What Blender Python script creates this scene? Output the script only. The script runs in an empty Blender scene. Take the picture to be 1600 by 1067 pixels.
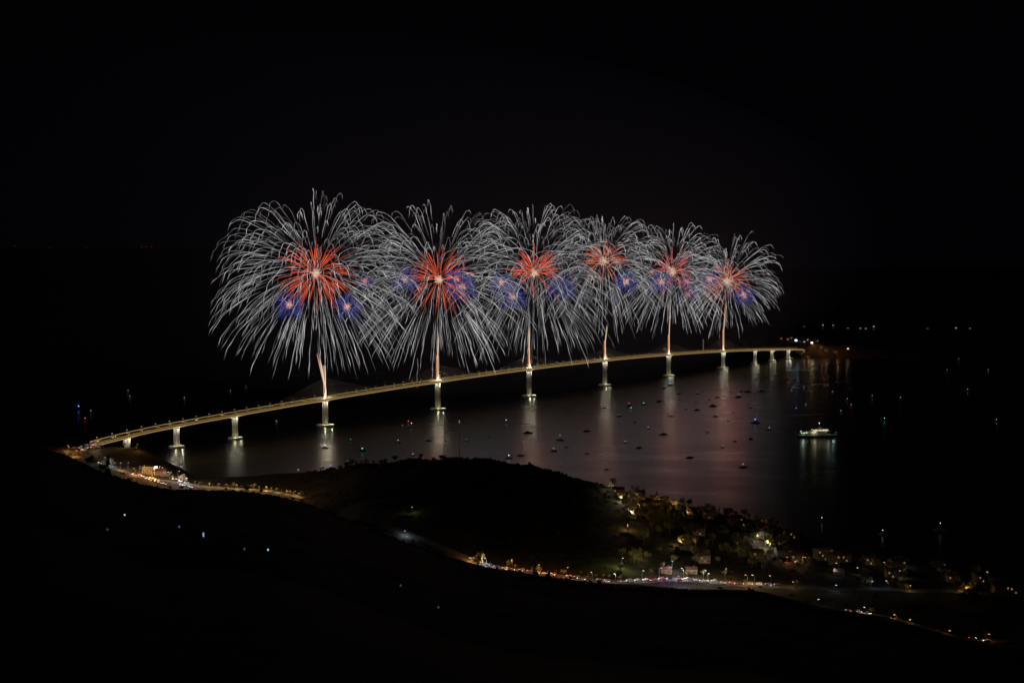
import bpy, math, random
import numpy as np
from mathutils import Vector, Matrix, noise

# ------------------------------------------------------------------ camera, world, exposure
random.seed(7)
RN = np.random.RandomState(11)
scn = bpy.context.scene
COL = scn.collection
F, HC, PITCH = 1934.7, 254.1, 0.05908
IW, IH = 1600.0, 1067.0
cam_d = bpy.data.cameras.new('camera')
cam = bpy.data.objects.new('camera', cam_d)
COL.objects.link(cam)
cam.location = (0, 0, HC)
cam.rotation_euler = (math.pi / 2 - PITCH, 0, 0)
cam_d.sensor_width = 36.0
cam_d.lens = 36.0 * F / IW
cam_d.clip_start = 0.5
cam_d.clip_end = 60000
scn.camera = cam

world = bpy.data.worlds.new('World')
scn.world = world
world.use_nodes = True
wn = world.node_tree
wn.nodes.clear()
sky = wn.nodes.new('ShaderNodeTexSky')
sky.sky_type = 'NISHITA'
sky.sun_disc = False
sky.sun_elevation = math.radians(-4.6)
sky.sun_rotation = math.radians(190)
sky.altitude = 200
bg = wn.nodes.new('ShaderNodeBackground')
bg.inputs['Strength'].default_value = 0.10
wo = wn.nodes.new('ShaderNodeOutputWorld')
wn.links.new(sky.outputs[0], bg.inputs[0])
ag = wn.nodes.new('ShaderNodeBackground')          # night airglow
ag.inputs['Color'].default_value = (0.0005, 0.0005, 0.0010, 1)
ads = wn.nodes.new('ShaderNodeAddShader')
wn.links.new(bg.outputs[0], ads.inputs[0]); wn.links.new(ag.outputs[0], ads.inputs[1])
wn.links.new(ads.outputs[0], wo.inputs[0])

scn.view_settings.view_transform = 'Standard'
scn.view_settings.look = 'None'
scn.view_settings.exposure = 0.0
scn.view_settings.gamma = 1.0
scn.render.filter_size = 1.55
cy = scn.cycles
cy.use_denoising = True
cy.max_bounces = 4
cy.diffuse_bounces = 1
cy.glossy_bounces = 2
cy.use_adaptive_sampling = True
cy.adaptive_threshold = 0.004
cy.sample_clamp_indirect = 3.0
try:
    cy.use_light_tree = True
except Exception:
    pass

# ------------------------------------------------------------------ helpers
R_CAM = Matrix.Rotation(math.pi / 2 - PITCH, 3, 'X')


def ray(px, py):
    v = R_CAM @ Vector(((px - IW / 2) / F, (IH / 2 - py) / F, -1.0))
    return v / v.y                      # per metre of depth y


def at(px, py, d):
    v = ray(px, py)
    return Vector((v.x * d, d, HC + v.z * d))


def on_sea(px, py):
    v = ray(px, py)
    d = -HC / v.z
    return Vector((v.x * d, d, 0.0))


def ordinal(n):
    o = ['zeroth', 'first', 'second', 'third', 'fourth', 'fifth', 'sixth', 'seventh', 'eighth', 'ninth', 'tenth', 'eleventh',
         'twelfth', 'thirteenth', 'fourteenth', 'fifteenth', 'sixteenth', 'seventeenth', 'eighteenth', 'nineteenth']
    if n < 20:
        return o[n]
    if n > 99: return 'one hundred and ' + ordinal(n - 100)
    t = {2: ('twentieth', 'twenty'), 3: ('thirtieth', 'thirty'), 4: ('fortieth', 'forty'), 5: ('fiftieth', 'fifty'),
         6: ('sixtieth', 'sixty'), 7: ('seventieth', 'seventy'), 8: ('eightieth', 'eighty'), 9: ('ninetieth', 'ninety')}[n // 10]
    return t[0] if n % 10 == 0 else t[1] + '-' + o[n % 10]


def tag(o, label=None, cat=None, group=None, kind=None):
    if label: o['label'] = label
    if cat: o['category'] = cat
    if group: o['group'] = group
    if kind: o['kind'] = kind
    return o


def empty(name, loc=(0, 0, 0), rz=0.0, label=None, cat=None, group=None):
    o = bpy.data.objects.new(name, None)
    COL.objects.link(o)
    o.location = loc
    o.rotation_euler = (0, 0, rz)
    o.empty_display_size = 1
    return tag(o, label, cat, group)


def copy_tree(o, parent=None):
    c = o.copy()
    COL.objects.link(c)
    c.parent = parent
    for ch in o.children:
        copy_tree(ch, c)
    return c


class MB:
    """collects boxes, prisms and tubes; build() links them as one mesh object"""
    def __init__(self):
        self.v, self.f = [], []

    def add(self, vs, fs):
        n = len(self.v)
        self.v += [tuple(p) for p in vs]
        self.f += [tuple(i + n for i in f) for f in fs]

    def box(self, c, s, rz=0.0, top=1.0):
        x, y, z = s[0] / 2, s[1] / 2, s[2] / 2
        ca, sa = math.cos(rz), math.sin(rz)
        vs = []
        for dz in (-z, z):
            k = top if dz > 0 else 1.0
            for dx, dy in ((-x, -y), (x, -y), (x, y), (-x, y)):
                vs.append((c[0] + (dx * ca - dy * sa) * k, c[1] + (dx * sa + dy * ca) * k, c[2] + dz))
        self.add(vs, [(3, 2, 1, 0), (4, 5, 6, 7), (0, 1, 5, 4), (1, 2, 6, 5), (2, 3, 7, 6), (3, 0, 4, 7)])

    def tube(self, pts, rad, n=5, cap=True):
        pts = [Vector(p) for p in pts]
        if not hasattr(rad, '__len__'): rad = [rad] * len(pts)
        vs = []
        for i, p in enumerate(pts):
            t = (pts[min(i + 1, len(pts) - 1)] - pts[max(i - 1, 0)]).normalized()
            a = t.cross(Vector((0, 0, 1))) if abs(t.z) < 0.95 else t.cross(Vector((1, 0, 0)))
            a.normalize(); b = t.cross(a)
            for k in range(n):
                w = 2 * math.pi * k / n
                vs.append(p + (a * math.cos(w) + b * math.sin(w)) * rad[i])
        fs = []
        for i in range(len(pts) - 1):
            for k in range(n):
                fs.append((i * n + k, i * n + (k + 1) % n, (i + 1) * n + (k + 1) % n, (i + 1) * n + k))
        if cap:
            fs.append(tuple(range(n))[::-1]); fs.append(tuple(range(len(vs) - n, len(vs))))
        self.add(vs, fs)

    def lathe(self, c, prof, n=16):
        vs = []
        for r, z in prof:
            for k in range(n):
                w = 2 * math.pi * k / n
                vs.append((c[0] + r * math.cos(w), c[1] + r * math.sin(w), c[2] + z))
        fs = []
        for i in range(len(prof) - 1):
            for k in range(n):
                fs.append((i * n + k, i * n + (k + 1) % n, (i + 1) * n + (k + 1) % n, (i + 1) * n + k))
        fs.append(tuple(range(n))[::-1]); fs.append(tuple(range(len(vs) - n, len(vs))))
        self.add(vs, fs)

    def ball(self, c, r, n=8, m=5, sz=1.0):
        self.lathe(c, [(r * math.sin(math.pi * max(i, .15) / m if i < m else math.pi * (m - .15) / m), -r * sz * math.cos(math.pi * i / m)) for i in range(m + 1)], n)

    def mesh(self, name, m, smooth=False):
        me = bpy.data.meshes.new(name)
        me.from_pydata(self.v, [], self.f)
        me.materials.append(m)
        if smooth:
            me.shade_smooth()
        return me

    def build(self, name, m, parent=None, smooth=False, loc=(0, 0, 0)):
        o = bpy.data.objects.new(name, self.mesh(name, m, smooth))
        COL.objects.link(o)
        o.parent = parent
        o.location = loc
        return o


def lamp(name, parent, loc, power, color, radius=0.3, kind='POINT', aim=None, angle=60):
    l = bpy.data.lights.new(name, kind)
    l.energy = power; l.color = color; l.shadow_soft_size = radius
    if kind == 'SPOT':
        l.spot_size = math.radians(angle); l.spot_blend = 0.5
    o = bpy.data.objects.new(name, l)
    COL.objects.link(o)
    o.parent = parent
    o.location = loc
    if aim is not None:
        o.rotation_euler = (Vector(aim) - Vector(loc)).to_track_quat('-Z', 'Y').to_euler()
    return o


MATS = {}


def mat(name, col, rough=0.7, var=0.25, scale=0.5, metal=0.0, col2=None, bump=0.0, spec=0.5):
    if name in MATS: return MATS[name]
    m = bpy.data.materials.new(name)
    m.use_nodes = True
    nt = m.node_tree
    b = nt.nodes['Principled BSDF']
    b.inputs['Roughness'].default_value = rough
    b.inputs['Metallic'].default_value = metal
    b.inputs['Specular IOR Level'].default_value = spec
    tc = nt.nodes.new('ShaderNodeTexCoord')
    nz = nt.nodes.new('ShaderNodeTexNoise')
    nz.inputs['Scale'].default_value = scale
    nz.inputs['Detail'].default_value = 5
    nt.links.new(tc.outputs['Object'], nz.inputs['Vector'])
    r = nt.nodes.new('ShaderNodeValToRGB')
    c2 = col2 if col2 else tuple(min(1, c * (1 + var)) for c in col)
    c1 = col if col2 else tuple(c * (1 - var) for c in col)
    r.color_ramp.elements[0].position = 0.35; r.color_ramp.elements[1].position = 0.65
    r.color_ramp.elements[0].color = (*c1, 1); r.color_ramp.elements[1].color = (*c2, 1)
    nt.links.new(nz.outputs['Fac'], r.inputs[0])
    nt.links.new(r.outputs[0], b.inputs['Base Color'])
    if bump:
        bp = nt.nodes.new('ShaderNodeBump'); bp.inputs['Strength'].default_value = bump
        nt.links.new(nz.outputs['Fac'], bp.inputs['Height'])
        nt.links.new(bp.outputs[0], b.inputs['Normal'])
    MATS[name] = m
    return m


def emat(name, col, strength, sampled=True, attr=False):
    if name in MATS: return MATS[name]
    m = bpy.data.materials.new(name)
    m.use_nodes = True
    nt = m.node_tree
    nt.nodes.clear()
    e = nt.nodes.new('ShaderNodeEmission')
    o = nt.nodes.new('ShaderNodeOutputMaterial')
    e.inputs['Color'].default_value = (*col, 1)
    e.inputs['Strength'].default_value = strength
    if attr:
        a = nt.nodes.new('ShaderNodeAttribute'); a.attribute_name = 'glow'
        nt.links.new(a.outputs['Color'], e.inputs['Color'])
    nt.links.new(e.outputs[0], o.inputs[0])
    m.cycles.emission_sampling = 'FRONT' if sampled else 'NONE'
    MATS[name] = m
    return m


M_CONC = mat('pale_concrete', (0.42, 0.41, 0.37), 0.8, 0.15, 0.15, bump=0.1)
M_ASPH = mat('asphalt', (0.06, 0.058, 0.055), 0.85, 0.3, 0.4)
M_STEEL = mat('painted_steel', (0.40, 0.38, 0.34), 0.5, 0.12, 0.3)
M_CABLE = mat('cable_sheath', (0.35, 0.32, 0.30), 0.5, 0.05, 0.5)
M_POLE = mat('galvanised_steel', (0.35, 0.35, 0.34), 0.5, 0.1, 1.0, metal=0.3)
M_DARKMETAL = mat('dark_metal', (0.05, 0.05, 0.05), 0.5, 0.1, 1.0)
M_LEAF = mat('leaf_green', (0.06, 0.065, 0.018), 0.8, 0.4, 1.2, col2=(0.17, 0.14, 0.04))
M_LEAF2 = mat('leaf_olive', (0.08, 0.08, 0.03), 0.8, 0.4, 1.2, col2=(0.20, 0.17, 0.055))
M_SCRUB = mat('scrub_green', (0.03, 0.035, 0.015), 0.95, 0.3, 0.3, spec=0.1)
M_BARK = mat('bark', (0.08, 0.055, 0.04), 0.9, 0.3, 3.0)
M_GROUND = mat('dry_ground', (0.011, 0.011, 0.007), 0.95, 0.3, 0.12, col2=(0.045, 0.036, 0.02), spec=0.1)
M_HEAD = mat('headland_ground', (0.05, 0.035, 0.02), 0.95, 0.3, 0.03, col2=(0.17, 0.11, 0.06), spec=0.1)
M_WHITE = mat('white_paint', (0.78, 0.78, 0.74), 0.4, 0.05, 1.0)
M_ROOF = mat('clay_tiles', (0.13, 0.055, 0.035), 0.8, 0.25, 2.0)
M_WALLS = [mat('render_cream', (0.20, 0.165, 0.11), 0.85, 0.1, 0.6), mat('render_white', (0.19, 0.17, 0.135), 0.85, 0.1, 0.6),
           mat('stone_wall', (0.2, 0.17, 0.13), 0.9, 0.25, 2.5)]
M_GLASS = mat('dark_glass', (0.02, 0.025, 0.03), 0.08, 0.1, 1.0)
M_RUBBER = mat('tyre_rubber', (0.02, 0.02, 0.02), 0.9, 0.1, 2.0)
M_WOODDOOR = mat('door_wood', (0.12, 0.07, 0.04), 0.7, 0.2, 3.0)
E_WARM = emat('lamp_glass_warm', (1.0, 0.72, 0.38), 5.0)
E_COOL = emat('lamp_glass_cool', (0.75, 0.9, 1.0), 4.0)
E_WINDOW = emat('lit_window', (1.0, 0.60, 0.22), 0.28, False)

# ------------------------------------------------------------------ terrain (height table by viewing column)
PXC = [-700, -300, 0, 60, 105, 150, 215, 260, 300, 380, 440, 480, 560, 640, 700, 760, 830, 870, 920, 960, 1000, 1060, 1110, 1160,
       1200, 1240, 1290, 1400, 1500, 1600, 1900, 2400]
CREST = dict(zip(PXC, [650, 672, 690, 700, 716, 738, 759, 768, 768, 770, 780, 791, 824, 853, 876, 893, 905, 911, 918, 922, 925, 929,
                       931, 933, 937, 948, 962, 984, 1012, 1040, 1090, 1120]))


def dA_of(px): return 700 if px < 480 else (600 if px > 760 else 700 - 100 * (px - 480) / 280.0)


VAL = {
    -700: [(1100, 90), (1500, 40), (1700, 0), (1800, -8)],
    -300: [(1100, 80), (1500, 35), (1700, 0), (1800, -8)],
    0: [(1000, 60), (1300, 36), (1620, 26), (1800, 0), (1900, -8)],
    60: [(1000, 45), (1300, 28), (1600, 22), (1780, 0), (1880, -8)],
    105: [(1000, 33), (1250, 24), (1560, 21), (1660, 17), (1760, 0), (1880, -8)],
    150: [(1000, 26), (1250, 22), (1560, 20.5), (1635, 17), (1730, 0), (1800, -8)],
    215: [(1000, 22), (1250, 20), (1580, 24), (1640, 16), (1712, 0), (1780, -8)],
    260: [(1000, 20), (1300, 20), (1500, 18), (1606, 0), (1680, -8)],
    300: [(1000, 16), (1300, 15), (1400, 12), (1490, 0), (1560, -8)],
    380: [(1000, 12), (1369, 12), (1430, 12), (1500, 0), (1570, -8)],
    440: [(1000, 16), (1300, 14), (1430, 16), (1510, 0), (1580, -8)],
    480: [(950, 22), (1290, 15), (1400, 22), (1530, 0), (1600, -8)],
    560: [(880, 50), (1019, 48), (1150, 34), (1350, 41), (1530, 0), (1600, -8)],
    640: [(860, 46), (972, 40), (1100, 38), (1300, 54), (1500, 0), (1580, -8)],
    700: [(850, 36), (960, 30), (1050, 36), (1250, 63.4), (1470, 0), (1550, -8)],
    760: [(850, 26), (974, 22), (1040, 32), (1230, 65), (1440, 0), (1520, -8)],
    830: [(850, 24), (950, 21), (1020, 30), (1200, 63.6), (1400, 0), (1480, -8)],
    870: [(850, 22), (940, 20), (1010, 27), (1180, 59.5), (1370, 0), (1450, -8)],
    920: [(850, 22), (925, 20), (1000, 27), (1160, 54), (1340, 0), (1420, -8)],
    960: [(850, 22), (920, 20), (990, 25), (1150, 49), (1310, 0), (1400, -8)],
    1000: [(850, 21), (920, 18), (990, 23), (1140, 44), (1290, 0), (1370, -8)],
    1060: [(850, 20), (925, 16), (990, 21), (1130, 38), (1260, 0), (1340, -8)],
    1110: [(850, 20), (930, 15), (990, 19), (1120, 32), (1230, 0), (1310, -8)],
    1160: [(850, 20), (932, 14), (990, 17), (1110, 29), (1210, 0), (1290, -8)],
    1200: [(840, 21), (934, 14), (990, 15), (1110, 24), (1190, 0), (1270, -8)],
    1240: [(830, 23), (935, 13), (1000, 13), (1110, 17), (1170, 0), (1250, -8)],
    1290: [(815, 25), (935, 12), (1010, 11), (1090, 11), (1140, 0), (1220, -8)],
    1400: [(790, 26), (920, 12), (1000, 9), (1060, 8), (1100, 0), (1180, -8)],
    1500: [(740, 28), (900, 12), (980, 7), (1030, 6), (1060, 0), (1140, -8)],
    1600: [(700, 32), (870, 12), (950, 6), (1000, 5), (1035, 0), (1110, -8)],
    1900: [(680, 35), (850, 15), (940, 6), (1000, 4), (1030, 0), (1110, -8)],
    2400: [(680, 35), (850, 15), (940, 6), (1000, 4), (1030, 0), (1110, -8)],
}


def profile(px):
    dA = dA_of(px)
    cy_ = CREST[px]
    zA = HC - (cy_ - 419) / F * dA
    zm = HC - (cy_ - 419) / F * 300 - 20
    return [(-400, 251), (-60, 252), (2.5, 252.2), (8, 248.6), (22, 243.0), (60, HC - max(.345, (cy_ - 419) / F) * 60 - 4), (300, zm), (dA * .85, zA + (HC - zA) * .15 - 7), (dA, zA), (dA + 60, zA - 14)] + VAL[px] + [(2500, -30)]


PROF = {p: np.array(profile(p)) for p in PXC}
DS = np.concatenate([np.linspace(-400, 0, 9), np.linspace(5, 560, 60), np.linspace(565, 1760, 300), np.linspace(1790, 2300, 12)])
TAB = np.zeros((len(PXC), len(DS)))
for i, p in enumerate(PXC):
    TAB[i] = np.interp(DS, PROF[p][:, 0], PROF[p][:, 1])
US = np.linspace(-0.76, 0.76, 330)


def wid(d): return math.sqrt(d * d + 150 * 150) if d > 0 else 150 + (-d) * .6


HG = np.zeros((len(DS), len(US)))
XG = np.zeros_like(HG)
for j, d in enumerate(DS):
    for i, u in enumerate(US):
        x = u * wid(d)
        px = 800 + F * x / max(d, 150.0)
        px = min(max(px, PXC[0]), PXC[-1])
        h = np.interp(px, PXC, TAB[:, j])
        if d > 20:
            a = min(1.0, (d - 20) / 200)
            h += a * (0.9 * noise.noise(Vector((x / 38, d / 38, 3))) + 0.35 * noise.noise(Vector((x / 11, d / 11, 9))))
        HG[j, i] = h; XG[j, i] = x


def hgt(x, y):
    j = int(np.searchsorted(DS, y) - 1)
    j = min(max(j, 0), len(DS) - 2)
    t = (y - DS[j]) / (DS[j + 1] - DS[j])

    def row(jj):
        return float(np.interp(x, XG[jj], HG[jj]))
    return row(j) * (1 - t) + row(j + 1) * t


def on_land(px, py, dmin=740):
    """where the sight line meets the land beyond the near ridge"""
    v = ray(px, py)
    d = dmin
    while d < 2100:
        z = HC + v.z * d
        if z <= hgt(v.x * d, d):
            return Vector((v.x * d, d, hgt(v.x * d, d)))
        d += 3.0
    return None


def grid_mesh(name, X, Y, Z, m, kind='structure', smooth=True):
    nr, nc = Z.shape
    vs = np.stack([X, Y, Z], -1).reshape(-1, 3)
    idx = np.arange(nr * nc).reshape(nr, nc)
    fs = np.stack([idx[:-1, :-1], idx[:-1, 1:], idx[1:, 1:], idx[1:, :-1]], -1).reshape(-1, 4)
    me = bpy.data.meshes.new(name)
    me.from_pydata(vs.tolist(), [], fs.tolist())
    me.materials.append(m)
    if smooth: me.shade_smooth()
    o = bpy.data.objects.new(name, me)
    COL.objects.link(o)
    tag(o, kind=kind)
    return o


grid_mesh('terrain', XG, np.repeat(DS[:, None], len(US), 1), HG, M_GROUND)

# water: one sheet to the horizon
mw = bpy.data.materials.new('sea_water')
mw.use_nodes = True
nt = mw.node_tree
b = nt.nodes['Principled BSDF']
b.inputs['Base Color'].default_value = (0.004, 0.006, 0.008, 1)
b.inputs['IOR'].default_value = 1.33
b.inputs['Specular IOR Level'].default_value = 0.5
tc = nt.nodes.new('ShaderNodeTexCoord')
mp = nt.nodes.new('ShaderNodeMapping')
mp.inputs['Scale'].default_value = (1.0, 2.6, 1.0)
mp.inputs['Rotation'].default_value = (0, 0, 0.25)
nt.links.new(tc.outputs['Object'], mp.inputs['Vector'])
n1 = nt.nodes.new('ShaderNodeTexNoise'); n1.inputs['Scale'].default_value = 0.006; n1.inputs['Detail'].default_value = 6
n1.inputs['Distortion'].default_value = 1.2
nt.links.new(mp.outputs[0], n1.inputs['Vector'])
mr = nt.nodes.new('ShaderNodeMapRange')
mr.inputs[1].default_value = 0.35; mr.inputs[2].default_value = 0.68; mr.inputs[3].default_value = 0.27; mr.inputs[4].default_value = 0.34
nt.links.new(n1.outputs['Fac'], mr.inputs[0])
nt.links.new(mr.outputs[0], b.inputs['Roughness'])
n2 = nt.nodes.new('ShaderNodeTexNoise'); n2.inputs['Scale'].default_value = 0.035; n2.inputs['Detail'].default_value = 4
nt.links.new(mp.outputs[0], n2.inputs['Vector'])
bp = nt.nodes.new('ShaderNodeBump'); bp.inputs['Strength'].default_value = 0.05; bp.inputs['Distance'].default_value = 1.2
nt.links.new(n2.outputs['Fac'], bp.inputs['Height'])
nt.links.new(bp.outputs[0], b.inputs['Normal'])
wm = MB(); S = 30000
wm.add([(-S, -6000, 0), (S, -6000, 0), (S, S, 0), (-S, S, 0)], [(0, 1, 2, 3)])
tag(wm.build('sea', mw), kind='structure')


# far land patches
def land_patch(name, x0, x1, y0, y1, hf, n, m):
    X, Y = np.meshgrid(np.linspace(x0, x1, n), np.linspace(y0, y1, n))
    Z = np.vectorize(hf)(X, Y)
    grid_mesh(name, X, Y, Z, m)
    return hf


def sst(a, b_, x):
    t = min(max((x - a) / (b_ - a), 0), 1)
    return t * t * (3 - 2 * t)


def head_h(x, y):
    shore = 3475 + max(0, 860 - x) * 1.6 + 40 * noise.noise(Vector((x / 150, 1, 0))) + max(0, x - 1500) * .35
    t = y - shore
    k = 1 - .86 * sst(900, 1350, x)
    return -8 + 8 * sst(-60, 0, t) + k * (36 * sst(0, 75, t) + 14 * sst(110, 420, t) - 30 * sst(600, 1300, t)) + (4 * k * noise.noise(Vector((x / 90, y / 90, 0))) if t > 20 else 0)


land_patch('headland', 600, 3000, 3380, 5000, head_h, 130, M_HEAD)


def far_h(x, y):
    shore = 5250 + 150 * noise.noise(Vector((x / 600, 5, 0))) + max(0, 1500 - x) * .8
    t = y - shore
    return -8 + 12 * sst(-60, 30, t) + 230 * sst(60, 2600, t) + (25 * noise.noise(Vector((x / 400, y / 400, 0))) if t > 200 else 0)


land_patch('far_shore_hills', 1000, 9000, 5000, 9000, far_h, 90, M_HEAD)


def beacon_h(x, y):
    return -20 + 425 * math.exp(-((y - 9500) / 900.0) ** 2) * sst(900, -2000, x) + (18 * noise.noise(Vector((x / 500, y / 500, 0))))


land_patch('distant_hills', -9500, 1200, 7600, 11500, beacon_h, 90, M_HEAD)


def on_patch(px, py, hf, d0, d1, step=6):
    v = ray(px, py); d = d0
    while d < d1:
        if HC + v.z * d <= hf(v.x * d, d): return Vector((v.x * d, d, hf(v.x * d, d)))
        d += step
    return None


# ------------------------------------------------------------------ bridge
AZ = 0.62852
P1 = Vector((-301.15, 1986.44))
DIR = Vector((math.sin(AZ), math.cos(AZ)))
NRM = Vector((math.cos(AZ), -math.sin(AZ)))       # towards the camera side (right)


def bp2(s, off=0.0): return P1 + DIR * s + NRM * off


def dz(s): return 57.0 - 2.344e-5 * (s - 712) ** 2 - (4.5 * ((-297 - s) / 135.0) ** 2 if s < -297 else 0)      # top of deck


RZ = math.atan2(DIR.y, DIR.x)
S0, S1 = -432, 1916
bridge = empty('cable_stayed_bridge', (P1.x, P1.y, 0), 0, 'long pale cable-stayed bridge with six slim lit pylons across the dark strait', 'bridge')


def L(v): return (v[0] - P1.x, v[1] - P1.y, v[2])


def sweep(name, prof, m, s0=S0, s1=S1, step=12, close=True, parent=None):
    mb = MB(); vs = []; fs = []
    N = int((s1 - s0) / step) + 1
    n = len(prof)
    for i in range(N + 1):
        s = s0 + (s1 - s0) * i / N
        for off, z in prof:
            q = bp2(s, off); vs.append(L((q.x, q.y, dz(s) + z)))
    for i in range(N):
        for k in range(n if close else n - 1):
            a, c = i * n + k, i * n + (k + 1) % n
            fs.append((a, c, c + n, a + n))
    if close:
        fs.append(tuple(range(n))[::-1]); fs.append(tuple(range(N * n, N * n + n)))
    mb.add(vs, fs)
    return mb.build(name, m, parent or bridge)


sweep('girder', [(-11.6, -0.6), (-11.6, -0.05), (11.6, -0.05), (11.6, -0.6), (4.6, -4.5), (-4.6, -4.5)], M_STEEL)
rd = sweep('road_surface', [(-10.2, 0.0), (10.2, 0.0)], M_ASPH, close=False)
for off in (-6.9, 6.9):
    sweep('lane_line', [(off - .12, 0.012), (off + .12, 0.012)], M_WHITE, close=False, parent=rd)
for off in (-1.6, 1.6):
    sweep('median_barrier', [(off - .2, 0.01), (off - .2, .8), (off + .2, .8), (off + .2, 0.01)], M_CONC)
for off in (-11.2, 11.2):
    sweep('parapet', [(off - .15, 0.0), (off - .15, 1.0), (off + .15, 1.0), (off + .15, 0.0)], M_STEEL)
E_RAIL = emat('rail_light', (1.0, 0.66, 0.22), .8)
for off in (-10.9, 10.9):
    sweep('rail_light', [(off - .1, 1.02), (off - .1, 1.28), (off + .1, 1.28), (off + .1, 1.02)], E_RAIL)
E_GIRD = emat('girder_glow', (1.0, 0.62, 0.17), 0.45)
for sg in (-1, 1):  # glowing bands added to turn the girder sides golden, no known fixture
    sweep('added_girder_glow', [(sg * 9.0, -2.45), (sg * 9.3, -2.35), (sg * 11.3, -1.1), (sg * 11.1, -0.9)], E_GIRD)
# lamp posts
E_POST = emat('bridge_lamp_head', (1.0, 0.72, 0.36), 1.3)
post_m = MB(); post_m.tube([(0, 0, 0), (0, 0, 4.4)], [.16, .1], 6); post_m.tube([(0, 0, 4.3), (0, .9, 4.7)], .08, 5)
head_m = MB(); head_m.box((0, 1.1, 4.72), (1.1, 1.0, .3))
me_post, me_head = post_m.mesh('lamp_post', M_POLE), head_m.mesh('lamp_head', E_POST)
k = 0
s = S0 + 10
while s < S1 - 8:
    side = -10.4
    q = bp2(s, side)
    o = bpy.data.objects.new('lamp_post', me_post); COL.objects.link(o); o.parent = bridge
    o.location = L((q.x, q.y, dz(s))); o.rotation_euler = (0, 0, RZ + math.pi)
    h = bpy.data.objects.new('lamp_head', me_head); COL.objects.link(h); h.parent = o
    lamp('deck_spot', o, (0, 1.1, 4.5), 7500, (1.0, .68, .22), .3, 'SPOT', (0, 4.5, 0), 96)
    s += 24
M_CAPC = mat('cap_concrete', (0.62, 0.60, 0.52), 0.8, 0.15, 0.2)
E_PYL = emat('pylon_glow_white', (1.0, 0.80, 0.62), 1.1)
E_PYO = emat('pylon_glow_orange', (1.0, 0.36, 0.12), 0.75)
ordn = ['nearest', 'second', 'third', 'fourth', 'fifth', 'farthest']


def pier(s, pylon, water=True, zb=0.0, w=9.5):
    q = bp2(s); top = dz(s) - 4.5
    pr = empty('pier', L((q.x, q.y, 0)), RZ); pr.parent = bridge
    mb = MB()
    for sy in (-1, 1):
        mb.box((0, sy * (w / 2 - 1.3), (zb + 3 + top) / 2), (4.2, 2.6, top - zb - 3))
    mb.box((0, 0, (zb + 3 + top) / 2), (2.6, w - 5.3, top - zb - 3.02))
    mb.box((0, 0, top - 1.5), (5.0, w + 1.2, 2.98))
    mb.build('pier_shaft', M_CONC, pr)
    if water:
        c = MB(); c.lathe((0, 0, 0), [(14.2 if pylon else 10.5, -4), (14.5 if pylon else 11, 2.2), (13.6 if pylon else 10, 3.0), (5, 3.4)], 14)
        c.build('pile_cap', M_CAPC, pr)
    # floodlights standing on the cap and under the deck
    fx = MB()
    pos = [(-7.5, -7.5), (7.5, -7.5)] if pylon else [(-6.0, -6.0), (6.0, -6.0)]
    for x, y in pos:
        fx.box((x, y, zb + 3.7), (.7, .7, .7))
    fx.build('floodlight', M_DARKMETAL, pr)
    sc_ = 1.0 if pylon else .75
    for x, y in pos:
        lamp('flood_lamp', pr, (x * 1.0, y, zb + 4.6), 1500 * sc_, (1.0, .95, .58), .5)
    lamp('soffit_lamp', pr, (0, -w / 2 - 3.5, top - 3), 1800 * sc_, (1.0, .93, .75), .5)
    lamp('soffit_lamp', pr, (-6.5, 0, top - 3), 1800 * sc_, (1.0, .93, .75), .5)
    return pr


PYL_S = [0, 285, 570, 855, 1140, 1425]
for i, s in enumerate(PYL_S):
    pier(s, True)
    q = bp2(s); zt = 99.0; zd = dz(s)
    py = empty('pylon', L((q.x, q.y, zd)), RZ, None); py.parent = bridge
    py['label'] = '%s lit pylon standing in the middle of the deck' % ordn[i]
    H = zt - zd
    mb = MB(); mb.box((0, 0, H / 2), (5.4, 3.0, H), top=.72)
    mb.build('pylon_mast', M_CONC, py)
    st = MB()  # glowing strips added to make the floodlit mast faces bright
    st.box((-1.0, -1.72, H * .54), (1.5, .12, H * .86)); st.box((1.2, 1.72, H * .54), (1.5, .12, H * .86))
    st.build('added_glow_strip', E_PYL, py)
    st = MB(); st.box((-2.9, 0, H * .56), (.12, 1.6, H * .84)); st.build('added_glow_strip', E_PYO, py)  # orange glow added for the mast's left edge
    lamp('pylon_lamp', py, (-5, -5, 3.0), 6000, (1, .8, .55), .6)
    lamp('pylon_lamp', py, (5, -5, 3.0), 6000, (1, .8, .55), .6)
    for sd in (-1, 1):
        for c in range(10):
            a = Vector((sd * .8, 0, H * (.18 + .046 * c)))
            sx = sd * (22 + 11.5 * c)
            e = Vector((sx, 0, dz(s + sx) - zd))
            cm = MB(); cm.tube([a, e], .21, 4)
            cm.build('stay_cable', M_CABLE, py)
for s in (-297.5, -189.5, 1614.5, 1722.5):
    pier(s, False, w=8.5)
pier(-381, False, water=False, zb=2, w=8.5)
pier(1830.5, False, water=True, w=8.5)
ab = MB()
for s in (S0 - 4, S1 + 4):
    q = bp2(s); ab.box(L((q.x, q.y, dz(s) - 6)), (9.8, 24, 11), RZ)
ab.build('abutment', M_CONC, bridge)

# ------------------------------------------------------------------ fireworks
E_TR = emat('spark_trail', (1, 1, 1), 1.0, sampled=False, attr=True)


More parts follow.
